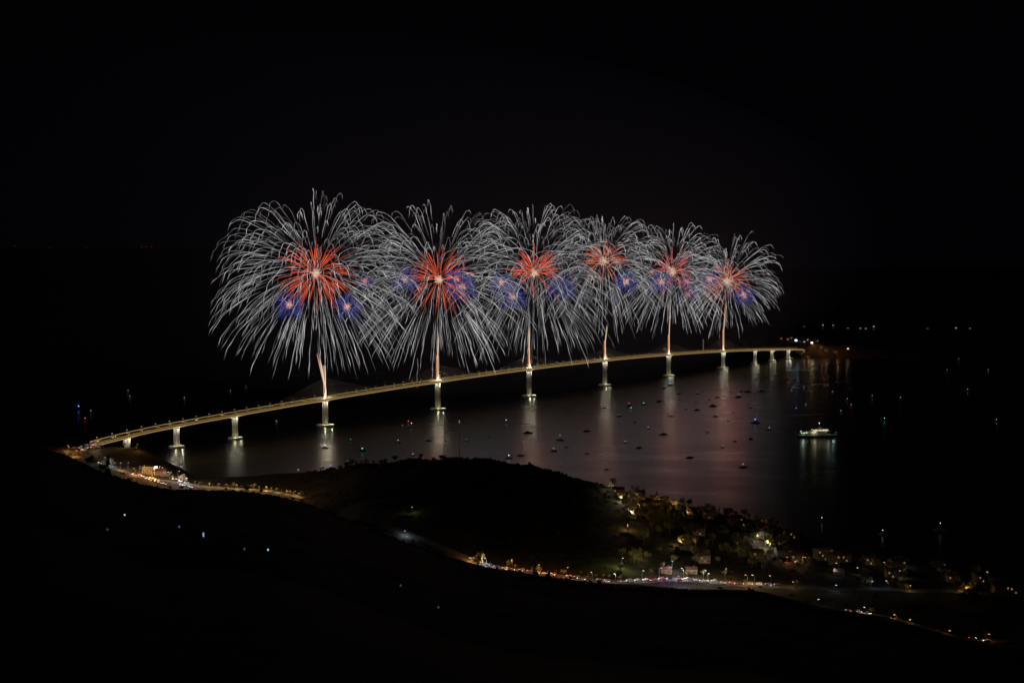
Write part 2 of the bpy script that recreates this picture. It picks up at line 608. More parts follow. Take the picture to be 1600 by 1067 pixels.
def star_mesh(name, trails, sides=4):
    """trails: list of (points Nx3, radii N, colours Nx3)"""
    V, Fc, Cc = [], [], []
    for P, Rr, C in trails:
        n0 = len(V); N = len(P)
        T = np.gradient(P, axis=0)
        T /= np.linalg.norm(T, axis=1)[:, None] + 1e-9
        A = np.cross(T, np.array([0.13, 0.97, 0.2])); A /= np.linalg.norm(A, axis=1)[:, None] + 1e-9
        B = np.cross(T, A)
        for i in range(N):
            for k_ in range(sides):
                w = 2 * math.pi * k_ / sides + .78
                V.append(P[i] + (A[i] * math.cos(w) + B[i] * math.sin(w)) * Rr[i]); Cc.append(C[i])
        for i in range(N - 1):
            for k_ in range(sides):
                a, b2 = n0 + i * sides + k_, n0 + i * sides + (k_ + 1) % sides
                Fc.append((a, b2, b2 + sides, a + sides))
        Fc.append(tuple(range(n0, n0 + sides))[::-1]); Fc.append(tuple(range(n0 + (N - 1) * sides, n0 + N * sides)))
    me = bpy.data.meshes.new(name)
    me.from_pydata([tuple(map(float, v)) for v in V], [], Fc)
    ca = me.color_attributes.new('glow', 'FLOAT_COLOR', 'POINT')
    arr = np.ones((len(V), 4), dtype=np.float32); arr[:, :3] = np.array(Cc)
    ca.data.foreach_set('color', arr.ravel())
    me.materials.append(E_TR)
    return me


def sphere_dirs(n, jitter=.25):
    out = []
    for i in range(n):
        z = 1 - 2 * (i + .5) / n
        a = i * 2.399963 + RN.uniform(-jitter, jitter)
        z = min(max(z + RN.uniform(-jitter, jitter) * .25, -1), 1)
        r = math.sqrt(1 - z * z)
        out.append(np.array([r * math.cos(a), r * math.sin(a), z]))
    RN.shuffle(out)
    return out


def burst(name, part, c, trails, label, cat, group, limit=100, extra=None):
    root = empty(name, c, 0, label, cat, group)
    for t in trails[:limit]:
        o = bpy.data.objects.new(part, star_mesh(part, [t])); COL.objects.link(o); o.parent = root
    if len(trails) > limit:
        o = bpy.data.objects.new(part + 's', star_mesh(part + 's', trails[limit:])); COL.objects.link(o); o.parent = root
        o['kind'] = 'stuff'
    if extra:
        o = bpy.data.objects.new('bright_core', star_mesh('bright_core', extra)); COL.objects.link(o); o.parent = root
    return root


def willow(c, R, n, dist, up=1.0, gain=1.0, G=.158, wind=0.0, holes=None):
    tr = []
    th = dist / 2000.0
    for d in sphere_dirs(int(n * 2.45), .9):
        if abs(d[2]) > .965 or (d[2] < -.15 and RN.uniform() < .22): continue
        Rk = R * RN.choice([RN.uniform(.93, 1.06), RN.uniform(.93, 1.06), RN.uniform(.7, .95)]) * (up if d[2] > 0.3 else 1.0)
        T1 = 2.8 + .5 * RN.uniform(-1, 1) + .35 * max(d[2], 0)
        if d[2] < 0: T1 = T1 + d[2] * 1.15
        t0 = RN.uniform(.3, 1.15)
        t = np.linspace(t0, T1, 22)
        g = 1 - np.exp(-t)
        P = Rk * g[:, None] * d[None, :]
        P[:, 2] -= R * G * (t - 1 + np.exp(-t))
        P[:, 0] += wind * t
        ph = RN.uniform(0, 6)
        P[:, 0] += .5 * np.sin(t * 9 + ph); P[:, 2] += .5 * np.cos(t * 7 + ph)
        u = (t - t0) / (T1 - t0)
        br = np.clip(u / .12, .25, 1) * np.clip((1.0 - u) / .15, .22, 1) * (.72 + .28 * np.sin(t * RN.uniform(6, 12) + ph))
        br *= (.78 + .44 * RN.uniform(size=len(t))) * RN.choice([RN.uniform(.25, .7), RN.uniform(.7, 1.7)]) * gain
        rad = th * (.29 + .09 * np.sin(t * 5 + ph)) * np.clip((1 - u) / .1, .5, 1)
        col = np.stack([br * .50, br * .49, br * .50], 1)
        tr.append((P, rad, col))
    return tr


def rays(R, n, dist, c0, c1, r0=.05, gain=1.0, zbias=0.0, fall=.08, rad=.37, squash=None):
    tr = []
    th = dist / 2000.0
    for d in sphere_dirs(n, .7):
        if d[2] < -.86: continue
        if zbias and d[2] < -0.05 and RN.uniform() < zbias: continue
        Rk = R * RN.uniform(.72, 1.1)
        t = np.linspace(RN.uniform(r0, r0 + .6), RN.uniform(1.5, 2.4), 9)
        g = 1 - np.exp(-t * 1.2)
        P = Rk * g[:, None] * d[None, :]
        P[:, 2] -= R * fall * t * t * .4
        u = np.linspace(0, 1, 9)
        br = np.clip(u / .1, .5, 1) * (1 - .75 * u ** 1.5) * RN.uniform(.35, 1.3) * gain
        col = (np.array(c0)[None] * (1 - u[:, None]) + np.array(c1)[None] * u[:, None]) * br[:, None]
        tr.append((P, th * rad * (.45 + .75 * np.sin(math.pi * np.clip(u * .9 + .1, 0, 1))), col))
    return tr


def core(R, n, dist, col, rad=1.1):
    tr = []
    th = dist / 2000.0
    for d in sphere_dirs(n):
        t = np.linspace(.02, 1, 4)
        P = R * RN.uniform(.4, 1.1) * t[:, None] * d[None]
        u = t
        C = np.array(col)[None] * (1.0 - .8 * u[:, None]) + np.array([.10, .01, .0])[None] * u[:, None] * .6
        tr.append((P, th * rad * (1 - .6 * u), C))
    return tr


def pyl(i):
    q = bp2(PYL_S[i]); return q.y


RED0, RED1 = (1.15, .18, .08), (.66, .018, .02)
PNK0, PNK1 = (.95, .20, .17), (.50, .03, .08)
spec = [  # px, py, white radius (photo px), count, up, red radius px, red count, colours, zbias
    (494, 427, 180, 235, 1.04, 71, 150, RED0, RED1, 0.0),
    (686, 437, 160, 190, 1.14, 66, 150, RED0, RED1, 0.25),
    (835, 427, 152, 175, 1.06, 54, 185, RED0, (.62, .02, .03), .75),
    (943, 408, 128, 165, .92, 46, 125, (1.0, .25, .12), RED1, .55),
    (1050, 425, 106, 145, 1.05, 49, 130, PNK0, PNK1, .3),
    (1136, 440, 92, 150, 1.22, 48, 130, (1.0, .27, .14), PNK1, .2),
]
for i, (px, py, Rw, n, up, Rr, nr, c0, c1, zb) in enumerate(spec):
    d = pyl(i); mpp = d / F
    c = at(px, py, d)
    where = ['above the nearest pylon, largest and leftmost', 'above the second pylon from the left', 'above the third pylon from the left',
             'above the fourth pylon from the left', 'above the fifth pylon from the left', 'above the farthest pylon, smallest and rightmost'][i]
    burst('willow_firework', 'spark_trail', c, willow(c, Rw * mpp, n, d, up, 1.0), 'white drooping willow firework ' + where, 'firework',
          'white willow fireworks over the pylons')
    burst('red_firework', 'red_trail', c, rays(Rr * mpp, nr, d, c0, c1, zbias=zb), 'red star firework, peach core, ' + where.replace(', largest and leftmost', '').replace(', smallest and rightmost', ''), 'firework',
          'red star fireworks over the pylons', extra=core(9.5 * mpp, 80, d, (1.3, .85, .60)))
    lamp('red_glow', None, c, (6.5e4, 6.5e4, 8e4, 8e4, 1.15e5, 1.5e5)[i], (1.0, .34, .27), 34 * mpp)
    lamp('white_glow', None, c, 2.6e4, (.95, .97, 1.0), 95 * mpp)
# second, higher willow shells seen over the third and fifth pylons
for (px, py, Rw, n, i, lab) in ((828, 398, 122, 30, 2, 'sparse white firework hooks rising above the third willow burst'),
                                (1056, 404, 84, 16, 4, 'sparse white firework hooks rising above the fifth willow burst')):
    d = pyl(i) + 30; mpp = d / F
    tr = [t for t in willow(None, Rw * mpp, n * 3, d, 1.0, 1.1, G=.14) if t[0][-1][2] > Rw * mpp * .25]
    burst('willow_firework', 'spark_trail', at(px, py, d), tr, lab, 'firework', 'white willow fireworks over the pylons')

msm = bpy.data.materials.new('smoke'); msm.use_nodes = True
nt = msm.node_tree; nt.nodes.clear()
pv = nt.nodes.new('ShaderNodeVolumePrincipled'); so = nt.nodes.new('ShaderNodeOutputMaterial')
pv.inputs['Color'].default_value = (.78, .84, 1.0, 1); pv.inputs['Density'].default_value = 0.95e-4; pv.inputs['Anisotropy'].default_value = 0.2
nt.links.new(pv.outputs[0], so.inputs['Volume'])
mb = MB(); mb.ball((0, 0, 0), 1.0, 32, 16)
q = bp2(712)
o = mb.build('smoke', msm, None, True, (q.x, q.y, 340)); o.rotation_euler = (0, 0, RZ); o.scale = (1500, 420, 330)
tag(o, kind='stuff')

BL0, BL1 = (.08, .09, .42), (.02, .03, .24)
blues = [(452, 476, 34, 0, 'left of and below the first red burst'), (543, 479, 32, 0, 'right of and below the first red burst'),
         (570, 440, 20, 0, 'at the right edge of the first willow'), (633, 437, 30, 1, 'left of the second red burst'),
         (714, 436, 28, 1, 'just right of the second red burst core'), (722, 448, 34, 1, 'lower one of the pair right of the second red burst'),
         (783, 442, 26, 2, 'left of the third red burst, upper one'), (801, 464, 32, 2, 'below left of the third red burst core'),
         (876, 448, 34, 2, 'faint, midway between third and fourth bursts'), (978, 440, 28, 3, 'below right of the fourth red burst'),
         (1033, 440, 26, 4, 'left of the fifth red burst core'), (1073, 440, 14, 4, 'right of the fifth red burst core'),
         (1075, 460, 18, 4, 'below right of the fifth red burst core'), (1108, 437, 22, 5, 'left of the farthest red burst core'),
         (1162, 461, 24, 5, 'below right of the farthest red burst')]
for (px, py, Rb, i, lab) in blues:
    d = pyl(i) + random.uniform(-25, 25); mpp = d / F
    faint = lab.startswith('faint') or Rb < 21
    c = at(px, py, d)
    burst('blue_firework', 'blue_trail', c, rays(Rb * mpp, 150 if Rb > 21 else 60, d, BL0 if not faint else (.05, .06, .3), BL1, rad=.34, gain=.72), 'blue firework, peach core, ' + lab if not lab.startswith('faint') else 'small blue firework burst ' + lab,
          'firework', 'small blue fireworks between the bursts', extra=None if lab.startswith('faint') else core(8.5 * mpp * (1 if not faint else 1.05), 50, d, (1.2, .66, .55) if not faint else (.8, .34, .28)))

# rising comet tails from the pylons
comets = [([(508, 560), (507, 540), (505, 480), (499, 440)], .15, 0, 'thin grey comet tail climbing from the nearest pylon'),
          ([(686, 520), (686, 470), (686, 440)], .16, 1, 'thin grey comet tail climbing from the second pylon'),
          ([(827, 512), (826, 470), (834, 432)], .22, 2, 'thin grey comet tail climbing from the third pylon'),
          ([(1046, 476), (1048, 450), (1052, 430)], .25, 4, 'thin pale comet tail climbing from the fifth pylon'),
          ([(1133, 480), (1134, 455), (1136, 444)], .25, 5, 'thin pale comet tail climbing from the farthest pylon'),
          ([(652, 606), (652, 585), (653, 560)], .15, 1, 'short faint comet tail left of the second pylon'),
          ([(1099, 547), (1099, 530)], .15, 5, 'short faint comet tail left of the farthest pylon')]
for pts, br, i, lab in comets:
    d = pyl(i)
    W = [at(x, y, d) for x, y in pts]
    base = W[0]
    t = np.linspace(0, 1, 12)
    arr = np.array([[p.x - base.x, p.y - base.y, p.z - base.z] for p in W])
    P = np.stack([np.interp(t, np.linspace(0, 1, len(W)), arr[:, k_]) for k_ in range(3)], 1)
    P[:, 0] += .8 * np.sin(t * 11)
    C = np.outer(br * (.7 + .3 * np.sin(t * 25)), [1, .95, .92])
    o = bpy.data.objects.new('comet_trail', star_mesh('comet_trail', [(P, np.full(12, .8 * d / 2000), C)])); COL.objects.link(o)
    o.location = base
    tag(o, lab, 'firework', 'comet tails climbing to the bursts')
# golden fountains shooting from the pylon tops
ftop = [(497, 550), (685, 520), (827, 510), (948, 508), (1047, 470), (1134, 474)]
for i, (tx, ty) in enumerate(ftop):
    d = pyl(i)
    q = bp2(PYL_S[i])
    base = Vector((q.x, q.y - 3, 64.0 if i == 0 else 92.0)); tip = at(tx, ty, d)
    v = np.array([tip.x - base.x, 0.0, tip.z - base.z])
    tr = []
    for k_ in range(26):
        t = np.linspace(0, RN.uniform(.55, 1.05), 9)
        jx, jy = RN.normal(0, 1.0 if i == 0 else .6, 2)
        P = np.outer(t, v) + np.stack([jx * (.4 + t), jy * (.4 + t), 0 * t], 1)
        fade = np.clip(1 - (t ** (1.0 if i > 3 else 3)) * .75, .1, 1)
        C = np.outer(fade * RN.uniform(.5, 1.0), [1.0, .60, .32] if jx < 0.3 else [1.0, .85, .7])
        tr.append((P, np.full(9, .42 * d / 2200), C))
    burst('firework_fountain', 'spark_jet', base, tr, 'gold and white spark fountain shooting up from the %s pylon' % (ordn[i] if i in (0, 5) else ordinal(i + 1)), 'firework',
          'spark fountains on the pylon tops')

# ------------------------------------------------------------------ boats
def hull_mesh(Lh, Wd, Hh, m, name='hull'):
    secs = []
    for t in np.linspace(0, 1, 9):
        w = Wd / 2 * (1 - max(0, (t - .45) / .55) ** 2.2) * (0.86 + .14 * min(1, t / .3))
        w = max(w, .04)
        sheer = Hh * (1 + .28 * t * t)
        x = -Lh / 2 + Lh * t
        secs.append([(x, -w, sheer), (x, -w * .8, .05), (x, -w * .15, -.45), (x, w * .15, -.45), (x, w * .8, .05), (x, w, sheer)])
    mb = MB(); vs = [p for s_ in secs for p in s_]; fs = []
    for i in range(8):
        for k_ in range(6):
            a, c = i * 6 + k_, i * 6 + (k_ + 1) % 6
            fs.append((a, a + 6, c + 6, c))
    fs.append((0, 1, 2, 3, 4, 5)); fs.append(tuple(range(53, 47, -1)))
    mb.add(vs, fs)
    return mb


M_HULLS = [mat('hull_white', (0.5, 0.5, 0.48), .35, .05), mat('hull_navy', (0.03, 0.04, 0.08), .35, .05), mat('hull_grey', (0.15, 0.15, 0.15), .4, .05)]
LC = {'w': (0.85, .95, 1.0), 'b': (.10, .22, 1.0), 'g': (.1, .9, .55), 'r': (1.0, .08, .08), 'c': (.35, .7, 1.0), 'p': (.35, .25, .95), 'o': (1.0, .6, .3)}
CN = {'w': 'white', 'b': 'blue', 'g': 'green', 'r': 'red', 'c': 'pale blue', 'p': 'violet', 'o': 'orange', 'k': 'no'}
PROT = {}


def boat_proto(kind, col, bright):
    key = (kind, col, bright)
    if key in PROT: return copy_tree(PROT[key])
    r = empty('motorboat' if kind != 'sail' else 'sailboat')
    Lh = {'small': 6.5, 'mid': 10.0, 'big': 15.0, 'sail': 12.5}[kind]
    W = Lh * .33 if kind != 'sail' else Lh * .28
    hm = M_HULLS[{'small': 2, 'mid': 1, 'big': 1, 'sail': 2}[kind] if col in 'kbpg' else 0]
    hull_mesh(Lh, W, Lh * .11, hm).build('hull', hm, r, True)
    zt = Lh * .11
    cb = MB()
    cb.box((-.06 * Lh, 0, zt + Lh * .045), (Lh * .42, W * .62, Lh * .1), top=.85)
    cb.build('cabin', hm, r)
    wd = MB(); wd.box((-.06 * Lh, 0, zt + Lh * .055), (Lh * .40, W * .66, Lh * .035)); wd.build('window', M_GLASS, r)
    mh = Lh * (1.25 if kind == 'sail' else .32)
    ms = MB(); ms.tube([(0, 0, zt + Lh * .05), (0, 0, zt + mh)], .09 if kind != 'sail' else .14, 5)
    if kind == 'sail':
        ms.tube([(0, 0, zt + 2.0), (-Lh * .38, 0, zt + 2.1)], .12, 5)
    ms.build('mast', M_POLE, r)
    if kind == 'big':
        fb = MB(); fb.box((-.06 * Lh, 0, zt + Lh * .125), (Lh * .24, W * .5, Lh * .055)); fb.build('flybridge', hm, r)
    if col != 'k':
        e = emat('boat_light_%s_%d' % (CN[col].replace(' ', '_'), bright), LC[col], [0, 1.3, 3.0, 8.0 if col == 'b' else 5.0][bright])
        lb = MB(); lb.ball((0, 0, zt + (mh if kind != 'sail' else Lh * .5)), .34 + .11 * bright, 8, 5)
        lb.build('mast_light', e, r)
    PROT[key] = r
    return r


BOATS = [  # px, py, kind, colour, brightness
    (791, 660, 'mid', 'c', 2), (825, 677, 'big', 'k', 0), (834, 668, 'small', 'c', 1), (764, 683, 'small', 'k', 0), (729, 689, 'small', 'b', 1),
    (795, 716, 'mid', 'w', 2), (814, 712, 'mid', 'k', 0), (865, 705, 'mid', 'w', 1), (875, 688, 'sail', 'w', 1), (885, 699, 'small', 'k', 0),
    (917, 674, 'sail', 'k', 0), (917, 709, 'small', 'k', 0), (944, 638, 'mid', 'k', 0), (948, 734, 'small', 'k', 0), (977, 692, 'small', 'w', 1),
    (998, 700, 'mid', 'k', 0), (992, 660, 'small', 'k', 0), (1013, 670, 'small', 'w', 1), (967, 651, 'mid', 'b', 1), (983, 635, 'big', 'r', 2),
    (1006, 633, 'mid', 'g', 2), (986, 639, 'small', 'g', 2), (1030, 628, 'big', 'k', 0), (1036, 679, 'sail', 'k', 0), (1048, 651, 'mid', 'k', 0),
    (1043, 647, 'small', 'r', 1), (1047, 603, 'big', 'b', 3), (1037, 607, 'big', 'o', 1), (1060, 616, 'mid', 'k', 0), (1090, 616, 'mid', 'g', 1),
    (1088, 628, 'small', 'k', 0), (1089, 641, 'sail', 'k', 0), (1108, 625, 'small', 'k', 0), (1114, 635, 'big', 'k', 0), (1118, 651, 'mid', 'k', 0),
    (1138, 658, 'small', 'k', 0), (1146, 645, 'small', 'r', 1), (1121, 621, 'mid', 'k', 0), (1131, 619, 'small', 'w', 1), (1154, 621, 'big', 'b', 2),
    (1158, 612, 'mid', 'k', 0), (1168, 613, 'big', 'k', 0), (1173, 638, 'small', 'k', 0), (1189, 612, 'big', 'k', 0), (1179, 615, 'small', 'k', 0),
    (1180, 661, 'big', 'b', 3), (1202, 672, 'mid', 'w', 1), (1173, 686, 'mid', 'k', 0), (1129, 699, 'small', 'o', 1), (1078, 715, 'mid', 'k', 0),
    (1161, 730, 'mid', 'w', 1), (1105, 676, 'small', 'k', 0), (1202, 611, 'small', 'r', 1), (1185, 585, 'mid', 'w', 1), (1232, 600, 'small', 'r', 2),
    (1247, 598, 'mid', 'w', 1), (1240, 606, 'small', 'w', 1), (1237, 611, 'small', 'w', 1), (1256, 606, 'small', 'w', 1), (1288, 604, 'mid', 'w', 1),
    (1293, 604, 'mid', 'w', 1), (1301, 613, 'small', 'w', 1), (1324, 626, 'mid', 'o', 1), (1330, 634, 'small', 'r', 2), (1363, 621, 'mid', 'w', 1),
    (1407, 624, 'mid', 'w', 1), (1314, 644, 'small', 'w', 1), (1382, 657, 'mid', 'g', 2), (1244, 641, 'mid', 'p', 2), (1259, 633, 'small', 'w', 1),
    (1172, 637, 'small', 'k', 0), (1480, 582, 'big', 'w', 1), (1544, 580, 'mid', 'w', 1), (1512, 611, 'mid', 'w', 1), (1557, 659, 'mid', 'w', 1),
    (1498, 564, 'big', 'w', 1), (1271, 572, 'mid', 'c', 1), (508, 700, 'mid', 'w', 2), (517, 732, 'mid', 'b', 2), (503, 731, 'small', 'o', 1),
    (566, 705, 'mid', 'g', 2), (548, 689, 'small', 'g', 1), (622, 692, 'mid', 'w', 1), (643, 667, 'big', 'c', 2), (638, 660, 'small', 'r', 2),
    (629, 667, 'small', 'o', 1), (645, 712, 'small', 'w', 1), (670, 689, 'mid', 'k', 0), (123, 640, 'big', 'b', 3), (133, 657, 'mid', 'r', 2),
    (142, 645, 'mid', 'w', 1), (200, 613, 'mid', 'w', 1), (203, 622, 'mid', 'w', 1), (288, 623, 'small', 'w', 1), (432, 660, 'small', 'w', 1), (384, 606, 'mid', 'r', 1), (360, 612, 'small', 'w', 1),
    (1469, 829, 'sail', 'w', 1), (1284, 815, 'mid', 'w', 1), (1379, 835, 'mid', 'w', 1), (466, 737, 'small', 'w', 1), (543, 724, 'mid', 'b', 1),
    (1062, 625, 'small', 'k', 0), (1098, 612, 'small', 'k', 0), (1142, 613, 'small', 'k', 0), (1072, 640, 'small', 'k', 0), (1148, 690, 'small', 'k', 0)]
PX = [507, 684.5, 828, 945, 1045.5, 1130]
sect = {}
for b_ in BOATS:
    px, py = b_[0], b_[1]
    if px < 400: s_ = 'left of the bridge'
    elif px > 1335: s_ = 'far right of the ferry'
    elif px > 1225: s_ = 'near the ferry'
    elif px > 1160: s_ = 'just right of the farthest pylon'
    else:
        k_ = min(range(6), key=lambda j: abs(PX[j] - px)); s_ = 'before the ' + (['nearest', 'second', 'third', 'fourth', 'fifth', 'farthest'][k_]) + ' pylon'
    sect.setdefault(s_, []).append(b_)
kn = {'small': 'small motorboat', 'mid': 'motorboat', 'big': 'large yacht', 'sail': 'sailboat'}
for s_, lst in sect.items():
    lst.sort(key=lambda t: t[1])
    for n_, (px, py, kind, col, br) in enumerate(lst):
        o = boat_proto(kind, col, br)
        o.location = on_sea(px, py)
        o.rotation_euler = (0, 0, random.uniform(-.5, .5) + (math.pi if random.random() < .5 else 0) + (.3 if px > 900 else 0))
        lt = ('unlit dark %s' % kn[kind]) if col == 'k' else '%s with a %s light' % (kn[kind], CN[col])
        tag(o, '%s, %s highest of those %s' % (lt, ordinal(n_ + 1), s_), 'boat', 'boats watching on the water')

# ferry
fp = on_sea(1275, 683)
fer = empty('ferry', (fp.x, fp.y, 0), .16, 'brightly lit white car ferry with open deck and raised bridge, right of the bridge', 'ferry')
hm = MB()
sec = []
Lf, Wf = 58, 13
for t in np.linspace(0, 1, 13):
    e = abs(t - .5) * 2
    w = Wf / 2 * (1 - max(0, (e - .6) / .4) ** 2 * .55)
    sh = 3.0 + .9 * e ** 3
    x = -Lf / 2 + Lf * t
    sec += [(x, -w, sh), (x * .97, -w * .85, -.5), (x * .95, w * .85, -.5), (x, w, sh)]
fs = []
for i in range(12):
    for k_ in range(4):
        a, c = i * 4 + k_, i * 4 + (k_ + 1) % 4
        fs.append((a, a + 4, c + 4, c))
fs += [(0, 1, 2, 3), (51, 50, 49, 48)]
hm.add(sec, fs); M_FH = mat('ferry_hull_dark', (0.06, 0.09, 0.08), .5, .1)
hm.build('hull', M_FH, fer)
M_FW = mat('ferry_white', (0.72, 0.74, 0.68), .5, .06)
bw = MB()
for sy in (-1, 1):
    bw.box((0, sy * 5.9, 4.6), (40, .5, 2.8)); bw.box((0, sy * 5.6, 7.3), (30, 1.6, 2.6))
bw.build('bulwark', M_FW, fer)
ss = MB(); ss.box((5, 0, 9.2), (30, 11.6, .5)); ss.box((5, 0, 10.7), (22, 9.5, 2.6)); ss.box((5, 0, 12.2), (24, 11, .3))
sup = ss.build('superstructure', M_FW, fer)
wn_ = MB()
for sy in (-1, 1):
    for k_ in range(9): wn_.box((5 - 9.6 + 2.4 * k_, sy * 4.78, 10.8), (1.5, .08, 1.1))
wn_.build('window', emat('ferry_windows', (1, .85, .5), 1.4), sup)
wh = MB(); wh.box((5, 0, 13.9), (6, 7.5, 2.8), top=.9); wheel = wh.build('wheelhouse', M_FW, fer)
wg = MB(); wg.box((5, 0, 14.4), (6.1, 7.2, .9)); wg.build('window', M_GLASS, wheel)
fm = MB(); fm.tube([(5, 0, 15.3), (5, 0, 21)], [.25, .12], 6); fm.box((5, 0, 18.5), (.3, 3, .2)); fm.build('mast', M_FW, fer)
for sx in (-1, 1):
    rp = MB(); rp.box((sx * 31.5, 0, 5.0), (.5, 7.5, 5.0), 0); rp.build('bow_ramp', M_FH, fer)
    fn = MB(); fn.tube([(5 + sx * 8, 3.2, 12.3), (5 + sx * 8, 3.2, 15.5)], [.8, .7], 8); fn.build('funnel', M_FH, fer)
E_FL = emat('ferry_light_green_white', (.65, 1.0, .7), 3.5)
E_FY = emat('ferry_light_yellow', (1, .85, .45), 1.6)
a = MB()
for x in (-25, -21, -17): a.box((x, -5.2, 7.8), (1.6, .5, .5))
a.build('deck_light', E_FL, fer)
a = MB()
for x in (-9, -4): a.box((x, -6.6, 9.0), (1.8, .4, .5))
for x in (-8, -2, 4, 10, 16): a.box((x, -5.7, 12.0), (3.4, .3, .3))
a.build('deck_light', E_FY, fer)
a = MB(); a.ball((5, 0, 21.2), .5); a.ball((-24, 0, 9.5), .5); a.build('mast_light', E_COOL, fer)
fdk = MB(); fdk.box((0, 0, 3.55), (52, 11, .12)); fdk.build('car_deck', mat('ferry_deck_green', (.12, .22, .15), .6, .1), fer)
lamp('deck_lamp', fer, (-21, -2, 9), 650, (.7, 1, .75), .4)
lamp('deck_lamp', fer, (-6, -9.5, 9), 450, (1, .88, .5), .4)
lamp('deck_lamp', fer, (16, -9.5, 13.5), 380, (.9, 1, .8), .4)
lamp('deck_lamp', fer, (27, -2, 9), 500, (.6, 1, .85), .4)

# ------------------------------------------------------------------ roads
def strip(name, pts, w, label=None, lift=.3):
    W = []
    for i in range(len(pts) - 1):
        a, c = pts[i], pts[i + 1]
        n_ = max(2, int((c - a).length / 6))
        for k_ in range(n_): W.append(a.lerp(c, k_ / n_))
    W.append(pts[-1])
    # smooth the line
    for _ in range(6):
        W = [W[0]] + [(W[i - 1] + W[i] * 2 + W[i + 1]) / 4 for i in range(1, len(W) - 1)] + [W[-1]]
    vs, fs, ctr = [], [], []
    for i, p in enumerate(W):
        t = (W[min(i + 1, len(W) - 1)] - W[max(i - 1, 0)]); t.z = 0; t.normalize()
        n_ = Vector((t.y, -t.x, 0))
        z = max(hgt(*(p + n_ * o_).xy) for o_ in (-w / 2, 0, w / 2)) + lift
        ctr.append((Vector((p.x, p.y, z)), t, n_))
    zs = [c[0].z for c in ctr]
    for i, (p, t, n_) in enumerate(ctr):
        z = max(zs[max(0, i - 1):i + 2])
        p.z = z
        for o_, dz_ in ((-w / 2 - 2.5, -2.5), (-w / 2, 0), (w / 2, 0), (w / 2 + 2.5, -2.5)):
            q = p + n_ * o_; vs.append((q.x, q.y, z + dz_))
    for i in range(len(ctr) - 1):
        for k_ in range(3): fs.append((i * 4 + k_, i * 4 + k_ + 1, i * 4 + 5 + k_, i * 4 + 4 + k_))
    mb = MB(); mb.add(vs, fs)
    tag(mb.build(name, M_ASPH), kind='structure')
    mk = MB()
    for i in range(0, len(ctr) - 1, 2):
        (p, t, n_), (p2, t2, n2_) = ctr[i], ctr[i + 1]
        mk.add([p + n_ * -.12 + Vector((0, 0, .02)), p + n_ * .12 + Vector((0, 0, .02)), p2 + n2_ * .12 + Vector((0, 0, .02)), p2 + n2_ * -.12 + Vector((0, 0, .02))], [(0, 1, 2, 3)])
    tag(mk.build('road_markings', M_WHITE), kind='structure')
    return ctr


def landpts(lst): return [p for p in (on_land(x, y) for x, y in lst) if p]


road_v = strip('valley_road', landpts([(560, 812), (632, 838), (690, 862), (735, 880), (775, 889), (840, 897), (900, 905), (960, 913), (1010, 909), (1060, 908), (1130, 912), (1200, 917), (1300, 922), (1430, 925), (1600, 932)]), 11)
road_c = strip('coast_road', landpts([(150, 705), (160, 722), (185, 735), (215, 745), (260, 754), (300, 758), (350, 762), (400, 766), (440, 771), (475, 780)]), 9)
q0 = bp2(S0); 
road_a = strip('bridge_approach', [Vector((q0.x, q0.y, 0)) - Vector((DIR.x, DIR.y, 0)) * k_ for k_ in (4, 30, 55)] + landpts([(112, 706), (107, 712), (118, 717)]), 14)
road_l = strip('lower_road', landpts([(1230, 946), (1290, 950), (1345, 960), (1400, 978), (1450, 988), (1480, 1000), (1540, 1018), (1600, 1036)]), 7)


def road_near(ctr, px):
    def pxx(p): return 800 + F * p.x / (p.y * math.cos(PITCH) + (HC - p.z) * math.sin(PITCH))
    return min(ctr, key=lambda c: abs(pxx(c[0]) - px))


# ------------------------------------------------------------------ street lamps
lm_pole = MB(); lm_pole.tube([(0, 0, -.5), (0, 0, 7.6), (.3, 0, 8.3), (1.5, 0, 8.6)], [.13, .09, .07, .06], 6)
me_lp = lm_pole.mesh('lamp_pole', M_POLE, True)
LPROT = {}


def street_lamp(p, tone='warm', power=700, rz=None, label='', h=1.0):
    key = (tone,)
    o = empty('street_lamp', p, random.uniform(0, 6) if rz is None else rz, label, 'street lamp', 'street lamps in the valley and town')
    a = bpy.data.objects.new('lamp_pole', me_lp); COL.objects.link(a); a.parent = o
    col = {'warm': (1.0, .66, .26), 'orange': (1.0, .42, .10), 'cool': (.72, .88, 1.0), 'white': (1.0, .9, .72), 'green': (.8, 1.0, .3), 'pink': (1.0, .35, .45), 'blue': (.2, .3, 1.0)}[tone]
    if key not in LPROT:
        m = MB(); m.box((1.7, 0, 8.52), (1.1, .55, .22)); LPROT[key] = m.mesh('lamp_head', emat('lamp_head_' + tone, col, 1.6))
    b_ = bpy.data.objects.new('lamp_head', LPROT[key]); COL.objects.link(b_); b_.parent = o
    if power: lamp('lamp_bulb', o, (1.7, 0, 8.0), power, col, .25)
    if h != 1.0: o.scale = (1, 1, h)
    return o


